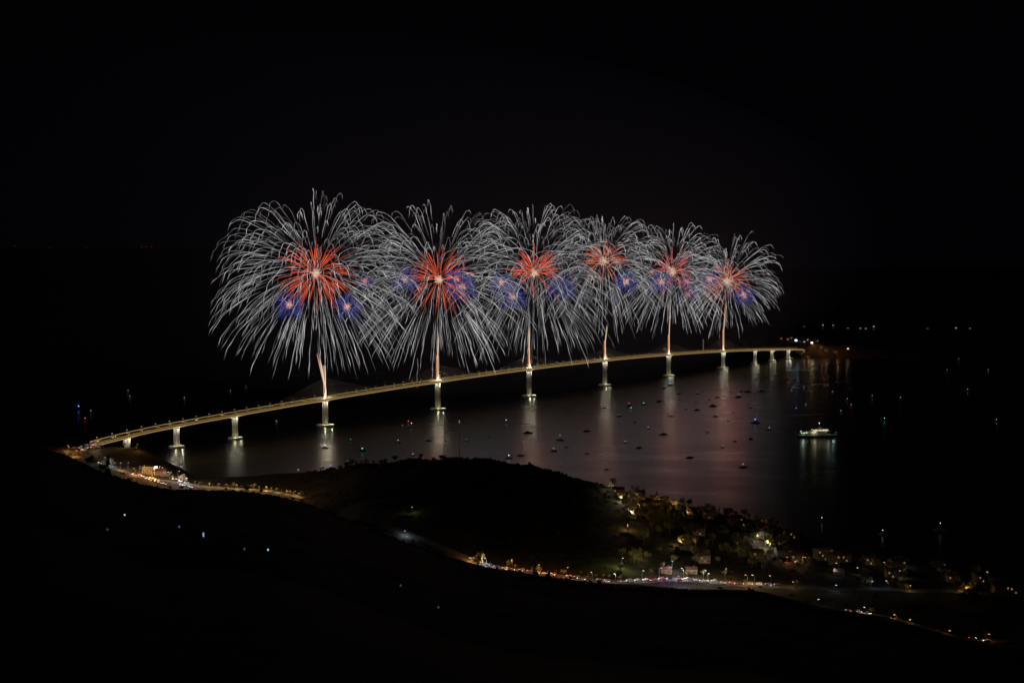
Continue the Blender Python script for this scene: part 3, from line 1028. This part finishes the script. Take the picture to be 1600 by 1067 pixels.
LAMPS = [  # px, py(ground), tone, power, what it stands beside
    (121, 714, 'orange', 1500), (138, 706, 'warm', 1300), (108, 706, 'orange', 1200), (163, 726, 'cool', 1300), (188, 735, 'warm', 1200), (211, 744, 'orange', 1500),
    (228, 739, 'white', 1700), (256, 742, 'white', 4200), (242, 750, 'orange', 2200), (278, 748, 'white', 1500), (291, 759, 'cool', 1500), (195, 700, 'orange', 900), (213, 705, 'orange', 900),
    (327, 762, 'warm', 1500), (371, 764, 'warm', 1500), (418, 768, 'warm', 1700), (459, 776, 'warm', 900),
    (150, 702, 'white', 500), (143, 699, 'pink', 400), (200, 735, 'orange', 700), (221, 744, 'warm', 800), (236, 748, 'orange', 900), (218, 740, 'pink', 500),
    (265, 750, 'white', 700), (249, 740, 'orange', 900), (272, 757, 'warm', 600), (285, 757, 'pink', 500), (185, 698, 'orange', 500), (172, 730, 'cool', 700), (126, 707, 'white', 500), (240, 757, 'orange', 700),
    (310, 761, 'orange', 700), (341, 764, 'warm', 900), (356, 764, 'orange', 800), (395, 766, 'warm', 900), (405, 768, 'orange', 700), (435, 771, 'warm', 900), (448, 774, 'orange', 800), (470, 779, 'orange', 450),
    (644, 802, 'green', 150), (632, 841, 'cool', 350),
    (736, 882, 'orange', 900), (760, 889, 'white', 900), (800, 891, 'orange', 1000), (840, 899, 'orange', 900), (885, 905, 'orange', 900), (925, 911, 'warm', 700),
    (962, 914, 'white', 800), (971, 891, 'green', 1400), (1003, 908, 'white', 500), (1030, 905, 'pink', 500), (1050, 896, 'cool', 900), (1068, 906, 'white', 1500), (1057, 917, 'blue', 900), (1074, 922, 'pink', 900),
    (1099, 908, 'white', 900), (1133, 907, 'warm', 800), (1106, 913, 'white', 400), (1168, 916, 'orange', 900), (1179, 916, 'white', 500), (1205, 918, 'warm', 500), (1241, 921, 'warm', 400),
    (1303, 925, 'cool', 300), (1275, 949, 'cool', 300), (1353, 962, 'white', 500), (1400, 980, 'orange', 400), (1426, 985, 'warm', 350), (1480, 1001, 'orange', 250), (1540, 1020, 'orange', 150),
    (955, 768, 'white', 500), (974, 786, 'white', 900), (993, 779, 'warm', 600), (1007, 779, 'warm', 700), (999, 797, 'orange', 700), (985, 808, 'white', 900), (981, 830, 'warm', 900),
    (1031, 788, 'orange', 250), (1047, 793, 'orange', 300), (1058, 797, 'warm', 400), (1070, 808, 'warm', 400), (1103, 809, 'orange', 400), (1145, 818, 'orange', 2400), (1160, 826, 'warm', 900),
    (1180, 838, 'warm', 900), (1181, 846, 'white', 800), (1196, 859, 'white', 1500), (1178, 873, 'warm', 1300), (1087, 834, 'warm', 1100), (1065, 857, 'warm', 1000), (1077, 856, 'warm', 500), (1003, 875, 'warm', 500),
    (1095, 879, 'warm', 600), (1154, 860, 'warm', 300), (1132, 832, 'orange', 250), (1191, 823, 'orange', 400), (1218, 845, 'warm', 350), (1234, 841, 'warm', 700), (1219, 869, 'warm', 600),
    (1241, 878, 'warm', 700), (1255, 881, 'warm', 500), (1229, 888, 'orange', 500), (1243, 887, 'white', 500), (1281, 874, 'cool', 500), (1299, 876, 'cool', 500), (1317, 875, 'warm', 600), (1310, 891, 'warm', 250),
    (1307, 899, 'cool', 300), (1343, 898, 'white', 200), (1355, 880, 'warm', 800), (1409, 885, 'cool', 700), (1402, 902, 'white', 600), (1382, 890, 'warm', 200), (1472, 893, 'white', 150), (1487, 908, 'warm', 300),
    (1506, 922, 'warm', 700), (1514, 929, 'orange', 800), (1530, 908, 'warm', 200), (1539, 903, 'white', 150), (1559, 926, 'warm', 200), (1587, 926, 'cool', 250), (1423, 925, 'warm', 300), (1361, 918, 'cool', 250), (1383, 919, 'cool', 200)]


def zone(px, py):
    if px < 310: return 'at the near bridge end'
    if px < 500: return 'on the coast road verge'
    if px < 730: return 'on the dark hill flank'
    if py > 936: return 'along the lower right road'
    if py > 884 and px < 1330: return 'along the valley road'
    if px < 1210: return 'in the hillside village'
    return 'in the shore town at right'


zones = {}
for l in LAMPS: zones.setdefault(zone(l[0], l[1]), []).append(l)
tn = {'warm': 'warm yellow', 'orange': 'orange', 'cool': 'bluish white', 'white': 'white', 'green': 'greenish', 'pink': 'pink', 'blue': 'blue'}
LP = []
for z_, lst in zones.items():
    lst.sort()
    for n_, (px, py, tone, pw) in enumerate(lst):
        p = on_land(px, py)
        if p is None: continue
        LP.append((p, tone, px, py))
        street_lamp(p, tone, pw * (6.0 if px < 310 else 3.6 if px < 500 else (5.0 if 876 < py < 936 and px < 1150 else 4.5 if px < 1210 else 1.5)), h=(1.0 if px < 300 or 500 < px < 560 or (py > 884 and px < 1240) else .62), label='%s street lamp, %s from the left of those %s' % (tn[tone], ordinal(n_ + 1), z_))
for (px, py) in ((195, 811), (280, 830), (318, 845), (419, 868), (382, 866), (168, 836), (626, 923), (685, 957)):
    v = ray(px, py); d = 100
    while d < 700 and HC + v.z * d > hgt(v.x * d, d): d += 2
    p = Vector((v.x * d, d, hgt(v.x * d, d)))
    nm = {195: 'violet white lantern, brightest one at left', 280: 'faint violet lantern', 318: 'tall pale blue lantern', 419: 'pale cyan lantern', 382: 'very faint white lantern', 168: 'dim lantern lowest at far left', 626: 'dim lantern low in the middle', 685: 'dim blue lantern lowest in the middle'}[px]
    o = empty('lantern', p, 0, nm + ' standing on the dark near hillside', 'lantern', 'lanterns on the near hillside')
    m = MB(); m.tube([(0, 0, -.3), (0, 0, 1.3)], .04, 5); m.build('stake', M_DARKMETAL, o)
    col = {195: (.75, .7, 1), 280: (.3, .3, .8), 318: (.25, .6, 1), 419: (.3, .75, 1)}.get(px, (.3, .35, .4))
    br = {195: .9, 318: .6, 419: .8, 280: .35}.get(px, .15)
    m = MB(); m.lathe((0, 0, 1.3), [(.1, 0), (.26, .1), (.26, .5 if px != 318 else 1.3), (.08, .62 if px != 318 else 1.4)], 8)
    m.build('lantern_glass', emat('lantern_%d' % int(px), col, br), o)

# ------------------------------------------------------------------ trees
def crown_mesh(r, h, n, seed, m, cone=False):
    rn = np.random.RandomState(seed)
    V, Fs = [], []
    cl = []
    for _ in range(16 if not cone else 22):
        d = rn.normal(size=3); d /= np.linalg.norm(d)
        if cone:
            t = rn.uniform(); w = r * (1 - t) ** .7 + .15
            c = np.array([d[0] * w * .6, d[1] * w * .6, h * t])
            cr = w * .55 + .2
        else:
            rr = rn.uniform(.45, .95)
            c = np.array([d[0] * r * rr * .8, d[1] * r * rr * .8, h * .5 + d[2] * h * .38 * rr]); cr = r * rn.uniform(.25, .45)
        cl.append((c, cr))
    for _ in range(n):
        c, cr = cl[rn.randint(len(cl))]
        d = rn.normal(size=3); d /= np.linalg.norm(d)
        p = c + d * cr * rn.uniform(.55, 1.05)
        a = rn.normal(size=3); a /= np.linalg.norm(a); b2 = np.cross(a, d); b2 /= np.linalg.norm(b2) + 1e-6
        s = rn.uniform(.22, .5)
        k_ = len(V)
        V += [tuple(p - a * s), tuple(p + b2 * s * .6), tuple(p + a * s), tuple(p - b2 * s * .6)]
        Fs.append((k_, k_ + 1, k_ + 2, k_ + 3))
    me = bpy.data.meshes.new('crown'); me.from_pydata(V, [], Fs); me.materials.append(m)
    return me


CR = [crown_mesh(3.4, 5.2, 620, 1, M_LEAF), crown_mesh(2.8, 4.4, 520, 2, M_LEAF2), crown_mesh(4.2, 5.6, 760, 3, M_LEAF), crown_mesh(1.5, 10.0, 520, 4, M_LEAF, True)]
TRK = []
for h_, r_ in ((3.4, .22), (2.6, .2), (4.0, .28), (2.0, .2)):
    m = MB(); m.tube([(0, 0, -1), (.05, 0, h_ * .5), (.15, .1, h_)], [r_, r_ * .8, r_ * .5], 6)
    m.tube([(.05, 0, h_ * .6), (1.0, .4, h_ + 1.2)], [r_ * .5, r_ * .25], 5); m.tube([(.05, 0, h_ * .7), (-.9, -.5, h_ + 1.4)], [r_ * .5, r_ * .25], 5)
    TRK.append((m.mesh('trunk', M_BARK, True), h_))


def tree(p, k_, sc=1.0):
    o = empty('cypress_tree' if k_ == 3 else 'leafy_tree', p, random.uniform(0, 6))
    t = bpy.data.objects.new('trunk', TRK[k_][0]); COL.objects.link(t); t.parent = o
    c = bpy.data.objects.new('crown', CR[k_]); COL.objects.link(c); c.parent = o
    c.location = (0, 0, (TRK[k_][1] - 1.0) if k_ != 3 else .8)
    o.scale = (sc, sc, sc * random.uniform(.9, 1.15))
    return o


tl = {}
def plant(px, p, k_, sc, where): tl.setdefault(where, []).append((px, tuple(p), k_, sc))


for (p, tone, px, py) in LP:
    z_ = zone(px, py)
    if z_ in ('in the hillside village', 'in the shore town at right'):
        for _ in range(2 if px % 3 else 1):
            a = random.uniform(0, 6.28); r = random.uniform(3.5, 9)
            q = Vector((p.x + r * math.cos(a), p.y + abs(r * math.sin(a)) * random.choice((1, 1, -1)), 0)); z = hgt(q.x, q.y)
            if z > 1: plant(px + r * math.cos(a), (q.x, q.y, z), random.choice((0, 1, 2)), random.uniform(.85, 1.35), z_)
    elif random.random() < .45 and px != 971:
        q = Vector((p.x + random.uniform(-6, 6), p.y + random.uniform(7, 11), 0)); z = hgt(q.x, q.y)
        if z > 1: plant(px, (q.x, q.y, z), random.choice((0, 1)), random.uniform(.6, 1), z_)
p = on_land(969, 892); plant(969, (p.x, p.y - 3, p.z), 1, 1.25, 'along the valley road')
p = on_land(640, 804); plant(640, p, 1, .8, 'on the dark hill flank')


def on_crest(px, d): 
    x = (px - 800) / F * (d + 12); return Vector((x, d, hgt(x, d)))


for px in (522, 531, 540, 549, 558, 566, 574, 585, 596, 604, 616, 660, 676):
    d = 1345 if px < 590 else 1305
    plant(px, on_crest(px + random.uniform(-2, 2), d), random.choice((0, 1, 2)), random.uniform(.6, .95), 'on the mid hill crest')
for px in range(1008, 1236, 9):
    d = float(np.interp(px, [1000, 1060, 1110, 1200, 1240], [1140, 1130, 1120, 1110, 1110])) + random.uniform(-8, 8)
    plant(px, on_crest(px + random.uniform(-3, 3), d), random.choice((0, 1, 2, 3)), random.uniform(.6, 1.0), 'on the village skyline')
for (px, py, k_, sc, d) in ((777, 897, 3, 1.0, 880), (853, 912, 2, 1.25, 860), (848, 912, 0, 1.2, 862), (174, 744, 3, 1.15, 706), (146, 737, 0, .8, 702), (168, 742, 2, .7, 704)):
    x = (px - 800) / F * (d + 12)
    plant(px, (x, d, hgt(x, d)), k_, sc, 'standing dark before the lit road')
for px in list(range(965, 1235, 9)):
    for _ in range(2):
        q = on_land(px + random.uniform(-5, 5), random.uniform(780 + (px - 965) * .18, 888))
        if q: plant(px, q, random.choice((0, 1, 2)), random.uniform(.95, 1.5), 'in the hillside village')
for px in sorted([random.uniform(745, 1330) for _ in range(20)] + [random.uniform(140, 480) for _ in range(10)]):
    d = dA_of(px) - random.uniform(-4, 10); x = (px - 800) / F * (d + 12)
    plant(px, (x, d, hgt(x, d)), random.choice((0, 1, 2)), random.uniform(.22, .5), 'standing dark before the lit road')
for px in range(306, 484, 9):
    py = float(np.interp(px, [300, 350, 400, 440, 480], [756, 760, 763.5, 768, 777]))
    q = on_land(px + random.uniform(-2, 2), py)
    if q: plant(px, q, 1, random.uniform(.35, .6), 'on the coast road verge')
for px in range(740, 960, 14):
    c = road_near(road_v, px); q = c[0] + (c[2] if c[2].y > 0 else -c[2]) * random.uniform(8, 11)
    plant(px, (q.x, q.y, hgt(q.x, q.y)), 1, random.uniform(.35, .6), 'along the valley road')
kind_n = ['round leafy tree', 'small olive tree', 'broad leafy tree', 'narrow cypress tree']
for w_, lst in tl.items():
    lst.sort(key=lambda t: t[0])
    cnt = [0] * 4
    for (px, p, k_, sc) in lst:
        n_ = cnt[k_]; cnt[k_] += 1
        o = tree(p, k_, sc)
        tag(o, '%s %s, %s of its sort from the left' % (kind_n[k_], w_, ordinal(n_ + 1)), 'tree', 'trees ' + w_)

# bushes along the verge of the coast road
# scrub on the hills: nobody could count it
V, Fs = [], []
rn = np.random.RandomState(5)


def bush(x, y, z, r):
    for _ in range(14):
        d = rn.normal(size=3); d /= np.linalg.norm(d); d[2] = abs(d[2])
        p = np.array([x, y, z]) + d * r * rn.uniform(.6, 1.0)
        a = rn.normal(size=3); a /= np.linalg.norm(a); b2 = np.cross(a, d); b2 /= np.linalg.norm(b2) + 1e-6
        s = r * rn.uniform(.35, .6); k_ = len(V)
        V.extend([tuple(p - a * s), tuple(p + b2 * s), tuple(p + a * s), tuple(p - b2 * s)]); Fs.append((k_, k_ + 1, k_ + 2, k_ + 3))


for _ in range(4200):
    px = rn.uniform(-60, 1660)
    m_ = rn.uniform()
    if m_ < .45 and 480 < px < 1260:
        dc = np.interp(px, [480, 560, 700, 830, 960, 1110, 1260], [1400, 1350, 1250, 1200, 1150, 1120, 1100]); d = dc + rn.normal() * 30; r = rn.uniform(.8, 2.2)
    elif m_ < .75:
        d = dA_of(px) + rn.normal() * 14; r = rn.uniform(.4, 1.1)
    else:
        d = rn.uniform(740, 1400); r = rn.uniform(.8, 1.8)
    x = (px - 800) / F * (d + 12); z = hgt(x, d)
    if z > 2: bush(x, d, z - .2, r)
me = bpy.data.meshes.new('scrub'); me.from_pydata(V, [], Fs); me.materials.append(M_SCRUB)
o = bpy.data.objects.new('scrub', me); COL.objects.link(o); tag(o, kind='stuff')

# ------------------------------------------------------------------ houses
def house_proto(W, D, H, wm, flat=False):
    r = empty('house')
    m = MB(); m.box((0, 0, H / 2 - .8), (W, D, H + 1.6)); m.build('wall', wm, r)
    m = MB()
    if flat:
        m.box((0, 0, H + .3), (W + .5, D + .5, .4))
    else:
        e = .4; rh = W * .22
        m.add([(-W / 2 - e, -D / 2 - e, H + .003), (W / 2 + e, -D / 2 - e, H + .003), (W / 2 + e, D / 2 + e, H + .003), (-W / 2 - e, D / 2 + e, H + .003), (-W / 2 - e, 0, H + rh), (W / 2 + e, 0, H + rh)],
              [(0, 1, 5, 4), (2, 3, 4, 5), (0, 4, 3), (1, 2, 5), (3, 2, 1, 0)])
        m.box((W * .25, D * .18, H + rh), (.7, .7, 1.4))
    m.build('roof', M_ROOF if not flat else M_CONC, r)
    n = max(2, int(W / 2.8))
    for fl in range(max(1, int(H / 2.9))):
        for k_ in range(n):
            x = -W / 2 + W * (k_ + .5) / n
            if fl == 0 and k_ == 0:
                m = MB(); m.box((x, -D / 2 - .03, 1.05), (1.0, .1, 2.1)); m.build('door', M_WOODDOOR, r); continue
            m = MB(); m.box((x, -D / 2 - .03, fl * 2.9 + 1.6), (1.1, .08, 1.2))
            m.build('window', E_WINDOW if (k_ * 7 + fl * 3 + int(W)) % 4 == 0 else M_GLASS, r)
    return r


HP = [house_proto(9, 8, 5.8, M_WALLS[0]), house_proto(12, 8, 5.8, M_WALLS[1]), house_proto(8, 7, 3.2, M_WALLS[2]), house_proto(14, 9, 8.7, M_WALLS[1], True)]
used = [False] * 4
HOUSES = [(968, 776, 0), (1001, 782, 0), (988, 811, 2), (1076, 811, 2), (1108, 812, 0), (1150, 822, 1), (1166, 829, 0), (1186, 842, 0),
          (1184, 876, 0), (1092, 838, 0), (1070, 860, 2), (1100, 882, 0), (1223, 848, 2), (1239, 844, 0), (1225, 872, 1), (1248, 881, 0), (1236, 890, 2), (1288, 877, 3), (1305, 879, 1),
          (1322, 879, 0), (1313, 901, 2), (1361, 884, 0), (1404, 889, 1), (1396, 904, 0), (1478, 896, 2), (1492, 911, 0), (1520, 932, 2), (1535, 911, 0), (1566, 929, 1), (1589, 929, 0),
          (1082, 899, 2), (1042, 899, 2), (130, 708, 2), (166, 728, 1), (232, 742, 3), (249, 744, 1), (283, 751, 2), (114, 711, 0)]
hl = {}
for h in HOUSES: hl.setdefault(zone(h[0], h[1]), []).append(h)
hn = ['cream house with tiled roof', 'long white house with tiled roof', 'small stone cottage', 'white flat-roofed building']
for z_, lst in hl.items():
    lst.sort()
    for n_, (px, py, k_) in enumerate(lst):
        p = on_land(px, py)
        if p is None: continue
        o = HP[k_] if not used[k_] else copy_tree(HP[k_])
        used[k_] = True
        o.location = (p.x, p.y + 5, hgt(p.x, p.y + 5) - .2); o.rotation_euler = (0, 0, random.uniform(-.4, .4))
        tag(o, '%s %s, %s from the left' % (hn[k_], z_, ordinal(n_ + 1)), 'house', 'houses ' + z_)

# ------------------------------------------------------------------ cars
def car_proto(bm_):
    r = empty('parked_car')
    m = MB()
    sec_ = [(-2.15, .35, .75), (-2.1, .3, 1.0), (-1.2, .3, 1.02), (.9, .3, .98), (1.9, .32, .82), (2.15, .38, .65)]
    vs = []
    for x, zl, zh in sec_: vs += [(x, -.86, zl), (x, -.88, zh * .7), (x, -.78, zh), (x, .78, zh), (x, .88, zh * .7), (x, .86, zl)]
    fs = []
    for i in range(5):
        for k_ in range(6):
            a, c = i * 6 + k_, i * 6 + (k_ + 1) % 6
            fs.append((a, a + 6, c + 6, c))
    fs += [tuple(range(6)), tuple(range(35, 29, -1))]
    m.add(vs, fs)
    m.add([(-1.55, -.68, 1.02), (.75, -.68, 1.0), (.75, .68, 1.0), (-1.55, .68, 1.02), (-1.2, -.55, 1.46), (.1, -.55, 1.46), (.1, .55, 1.46), (-1.2, .55, 1.46)], [(4, 5, 6, 7), (0, 1, 5, 4), (1, 2, 6, 5), (2, 3, 7, 6), (3, 0, 4, 7)])
    m.build('body', bm_, r)
    g = MB(); g.box((-.5, 0, 1.24), (1.5, 1.27, .26)); g.build('window', M_GLASS, r)
    for x in (-1.35, 1.3):
        for y in (-.82, .82):
            w = MB(); w.tube([(x, y - .1, .33), (x, y + .1, .33)], .33, 10); w.build('wheel', M_RUBBER, r)
    for y in (-.6, .6):
        w = MB(); w.box((2.12, y, .68), (.12, .36, .2)); w.build('headlight', emat('car_headlight', (1, .93, .8), 6.0), r)
        w = MB(); w.box((-2.14, y, .85), (.1, .36, .18)); w.build('tail_light', emat('car_tail_light', (1, .05, .02), 3.0), r)
    return r


CARC = [('white', mat('car_white', (.7, .7, .7), .3, .03)), ('silver', mat('car_silver', (.4, .4, .42), .3, .03)), ('dark grey', mat('car_grey', (.08, .08, .09), .3, .03)),
        ('red', mat('car_red', (.4, .04, .03), .3, .03)), ('blue', mat('car_blue', (.05, .09, .3), .3, .03))]
CP = [car_proto(c[1]) for c in CARC]
cu = [False] * 5


def put_car(p, ang, k_, label, group):
    o = CP[k_] if not cu[k_] else copy_tree(CP[k_])
    cu[k_] = True
    o.location = p; o.rotation_euler = (0, 0, ang)
    tag(o, label, 'car', group)


n_ = 0
px = 740
while px < 1215:
    c = road_near(road_v, px); p, t, nn = c
    lane = 1 if (n_ % 2) else -1
    k_ = random.choice((0, 0, 1, 1, 2, 3, 4)); n_ += 1
    q = p + nn * lane * 2.0
    put_car((q.x, q.y, p.z + .01), math.atan2(t.y, t.x) + (math.pi if lane < 0 else 0), k_, '%s car on the valley road, %s from the left in the queue' % (CARC[k_][0], ordinal(n_)), 'cars queued on the valley road')
    px += random.uniform(6, 10) if random.random() < .85 else random.uniform(14, 26)
n_ = 0
for (x0, y0, x1, y1, cnt) in ((152, 722, 172, 729, 4), (205, 741, 250, 752, 10), (226, 748, 262, 758, 8), (268, 748, 296, 756, 6), (276, 756, 302, 763, 7), (120, 700, 152, 700, 5)):
    for j in range(cnt):
        t = (j + .5) / cnt
        p = on_land(x0 + (x1 - x0) * t, y0 + (y1 - y0) * t + random.uniform(-.6, .6))
        if p is None: continue
        n_ += 1; k_ = random.choice((0, 0, 1, 2, 3))
        put_car((p.x, p.y, p.z + .25), random.uniform(-.5, .5) - 1.3, k_, '%s car parked near the bridge end, %s in the rows counted from upper left' % (CARC[k_][0], ordinal(n_)), 'cars parked at the near bridge end')
n_ = 0
for px in (1329, 1338, 1347, 1354, 1396, 1530, 1545, 1280):
    p, t, nn = road_near(road_l, px); n_ += 1; k_ = random.choice((0, 1, 3))
    q = p + nn * 1.7 * (1 if n_ % 2 else -1)
    put_car((q.x, q.y, p.z + .01), math.atan2(t.y, t.x) + (math.pi if n_ % 2 else 0), k_, '%s car driving on the lower right road, %s listed there' % (CARC[k_][0], ordinal(n_)), 'cars on the lower road')

# ------------------------------------------------------------------ masts on the hill
p = on_crest(695, 1248)
o = empty('radio_mast', p, .3, 'tall dark lattice radio mast on the middle hill crest', 'mast')
m = MB()
Hm = 40
for k_ in range(3):
    a = k_ * 2.094
    m.tube([(1.6 * math.cos(a), 1.6 * math.sin(a), -1), (.35 * math.cos(a), .35 * math.sin(a), Hm)], .12, 5)
for j in range(13):
    z0, z1 = j * 3.0, (j + 1) * 3.0; r0, r1 = 1.6 - 1.25 * z0 / Hm, 1.6 - 1.25 * z1 / Hm
    for k_ in range(3):
        a, c = k_ * 2.094, (k_ + 1) * 2.094
        m.tube([(r0 * math.cos(a), r0 * math.sin(a), z0), (r1 * math.cos(c), r1 * math.sin(c), z1)], .07, 4)
        m.tube([(r1 * math.cos(a), r1 * math.sin(a), z1), (r1 * math.cos(c), r1 * math.sin(c), z1)], .07, 4)
m.build('lattice', M_DARKMETAL, o)
m = MB(); m.box((-3, 0, 1.6), (4.5, 3.5, 3.2)); m.box((-3, 0, 3.3), (4.9, 3.9, .3)); m.build('equipment_hut', M_DARKMETAL, o)
for z in (13, 17, 26):
    m = MB(); m.tube([(1.2, -.6, z), (1.2, -.2, z)], [.8, .3], 12); m.build('dish_antenna', M_DARKMETAL, o)
p = on_crest(718, 1246)
o = empty('slim_mast', p, 0, 'slim pole right of the radio mast with a pale light at its top', 'mast')
m = MB(); m.tube([(0, 0, -1), (0, 0, 37)], [.3, .16], 6); m.build('pole', M_DARKMETAL, o)
m = MB(); m.tube([(0, 0, 35.6), (0, 0, 38.4)], .3, 6); m.build('top_light', emat('mast_top_light', (.9, .95, .75), .35), o)
m = MB(); m.box((.5, 0, 24), (1.2, .8, 2.2)); m.build('antenna_box', M_DARKMETAL, o)

# beacons on the distant hill
for n_, (px, py) in enumerate(((23, 391), (78, 388), (135, 391), (222, 390), (228, 386), (237, 389))):
    d = 9400
    top = at(px, py, d); zb = beacon_h(top.x, d)
    h = max(top.z - zb, 12)
    o = empty('beacon_mast', (top.x, d, zb - 2), 0, 'red warning light on a distant mast, %s from the left of six' % ordinal(n_ + 1), 'beacon mast', 'red beacons on the distant hill')
    m = MB(); m.tube([(0, 0, 0), (0, 0, h + 1)], [1.6, .8], 6); m.build('tower', M_DARKMETAL, o)
    m = MB(); m.ball((0, 0, h + 2), 3.0, 8, 5); m.build('beacon', emat('red_beacon', (1, .04, .03), .55, False), o)


# far settlements: small lit houses
def far_house(p, tone, size, label, group, power=0, es=1.5):
    o = empty('house', p, random.uniform(-.4, .4), label, 'house', group)
    m = MB(); m.box((0, 0, 3), (10, 8, 8)); m.build('wall', M_WALLS[1], o)
    m = MB(); m.add([(-5.5, -4.5, 7.02), (5.5, -4.5, 7.02), (5.5, 4.5, 7.02), (-5.5, 4.5, 7.02), (-5.5, 0, 9.5), (5.5, 0, 9.5)], [(0, 1, 5, 4), (2, 3, 4, 5), (0, 4, 3), (1, 2, 5), (3, 2, 1, 0)]); m.build('roof', M_ROOF, o)
    m = MB(); m.box((0, -4.1, 3.6), (size, .2, size * .6))
    m.build('lit_window', emat('far_light_%s_%d' % (tone, int(es * 10)), {'w': (.9, .95, 1), 'o': (1, .5, .22), 'r': (1, .15, .08), 'y': (1, .75, .4), 'b': (.5, .7, 1)}[tone], es, False), o)
    if power: lamp('yard_light', o, (0, -14, 11), power, {'w': (.85, .93, 1), 'o': (1, .5, .22), 'r': (1, .3, .2), 'y': (1, .7, .35), 'b': (.5, .7, 1)}[tone], 1.0)
    return o


n_ = 0
for (px, py, tone, pw, es, sz) in sorted([(1243, 533.5, 'b', 220000, 14, 6), (1268, 539, 'y', 260000, 13, 5), (1256, 536, 'w', 20000, 2, 3), (1230, 532, 'o', 30000, 1.5, 3), (1221, 531, 'o', 20000, 1, 3), (1236, 530, 'o', 16000, 1, 3), (1276, 535, 'o', 12000, .8, 3),
                           (1262, 533, 'y', 20000, 1.5, 3), (1325, 548, 'y', 20000, 2.5, 5), (1252, 556, 'o', 40000, .5, 3), (1262, 560, 'o', 40000, .5, 3), (1290, 550, 'o', 90000, .25, 3), (1305, 553, 'o', 80000, .2, 3), (1282, 545, 'o', 90000, .25, 3)]):
    p = on_patch(px, py, head_h, 3380, 4900)
    if p is None: continue
    n_ += 1
    far_house(p, tone, sz, 'lit house on the headland at the far bridge end, %s from the left' % ordinal(n_), 'houses on the far headland', pw * .014, es * .55)
n_ = 0
for (px, py, tone, es) in sorted([(1256, 508, 'w', .3), (1256, 514, 'r', .4), (1271, 510, 'w', .3), (1285, 505, 'w', .4), (1285, 511, 'w', .4), (1286, 517, 'w', .35), (1301, 505, 'w', .3), (1301, 514, 'w', .25), (1325, 511, 'w', .25), (1344, 511, 'w', .3),
                       (1352, 511, 'w', .3), (1365, 507, 'w', .4), (1445, 516, 'y', .9), (1449, 511, 'o', .4), (1454, 513, 'o', .4), (1480, 513, 'w', .5), (1493, 510, 'w', .6), (1506, 513, 'w', .3), (1515, 511, 'w', .5), (1521, 515, 'o', .7), (1526, 516, 'o', .6), (1531, 514, 'o', .8),
                       (1538, 516, 'y', .7), (1543, 516, 'w', .8), (1552, 513, 'w', .6)]):
    p = on_patch(px, py + 4.5, far_h, 5000, 9000, 15)
    if p is None: continue
    n_ += 1
    es *= .6
    far_house(p, tone, 7.5, 'faintly lit house on the far right shore, %s from the left' % ordinal(n_), 'houses on the far shore', 0, es)


for o in bpy.data.objects:
    if 'label' in o and len(o['label'].replace('-', ' ').split()) > 16: print('LONG', o['label'])
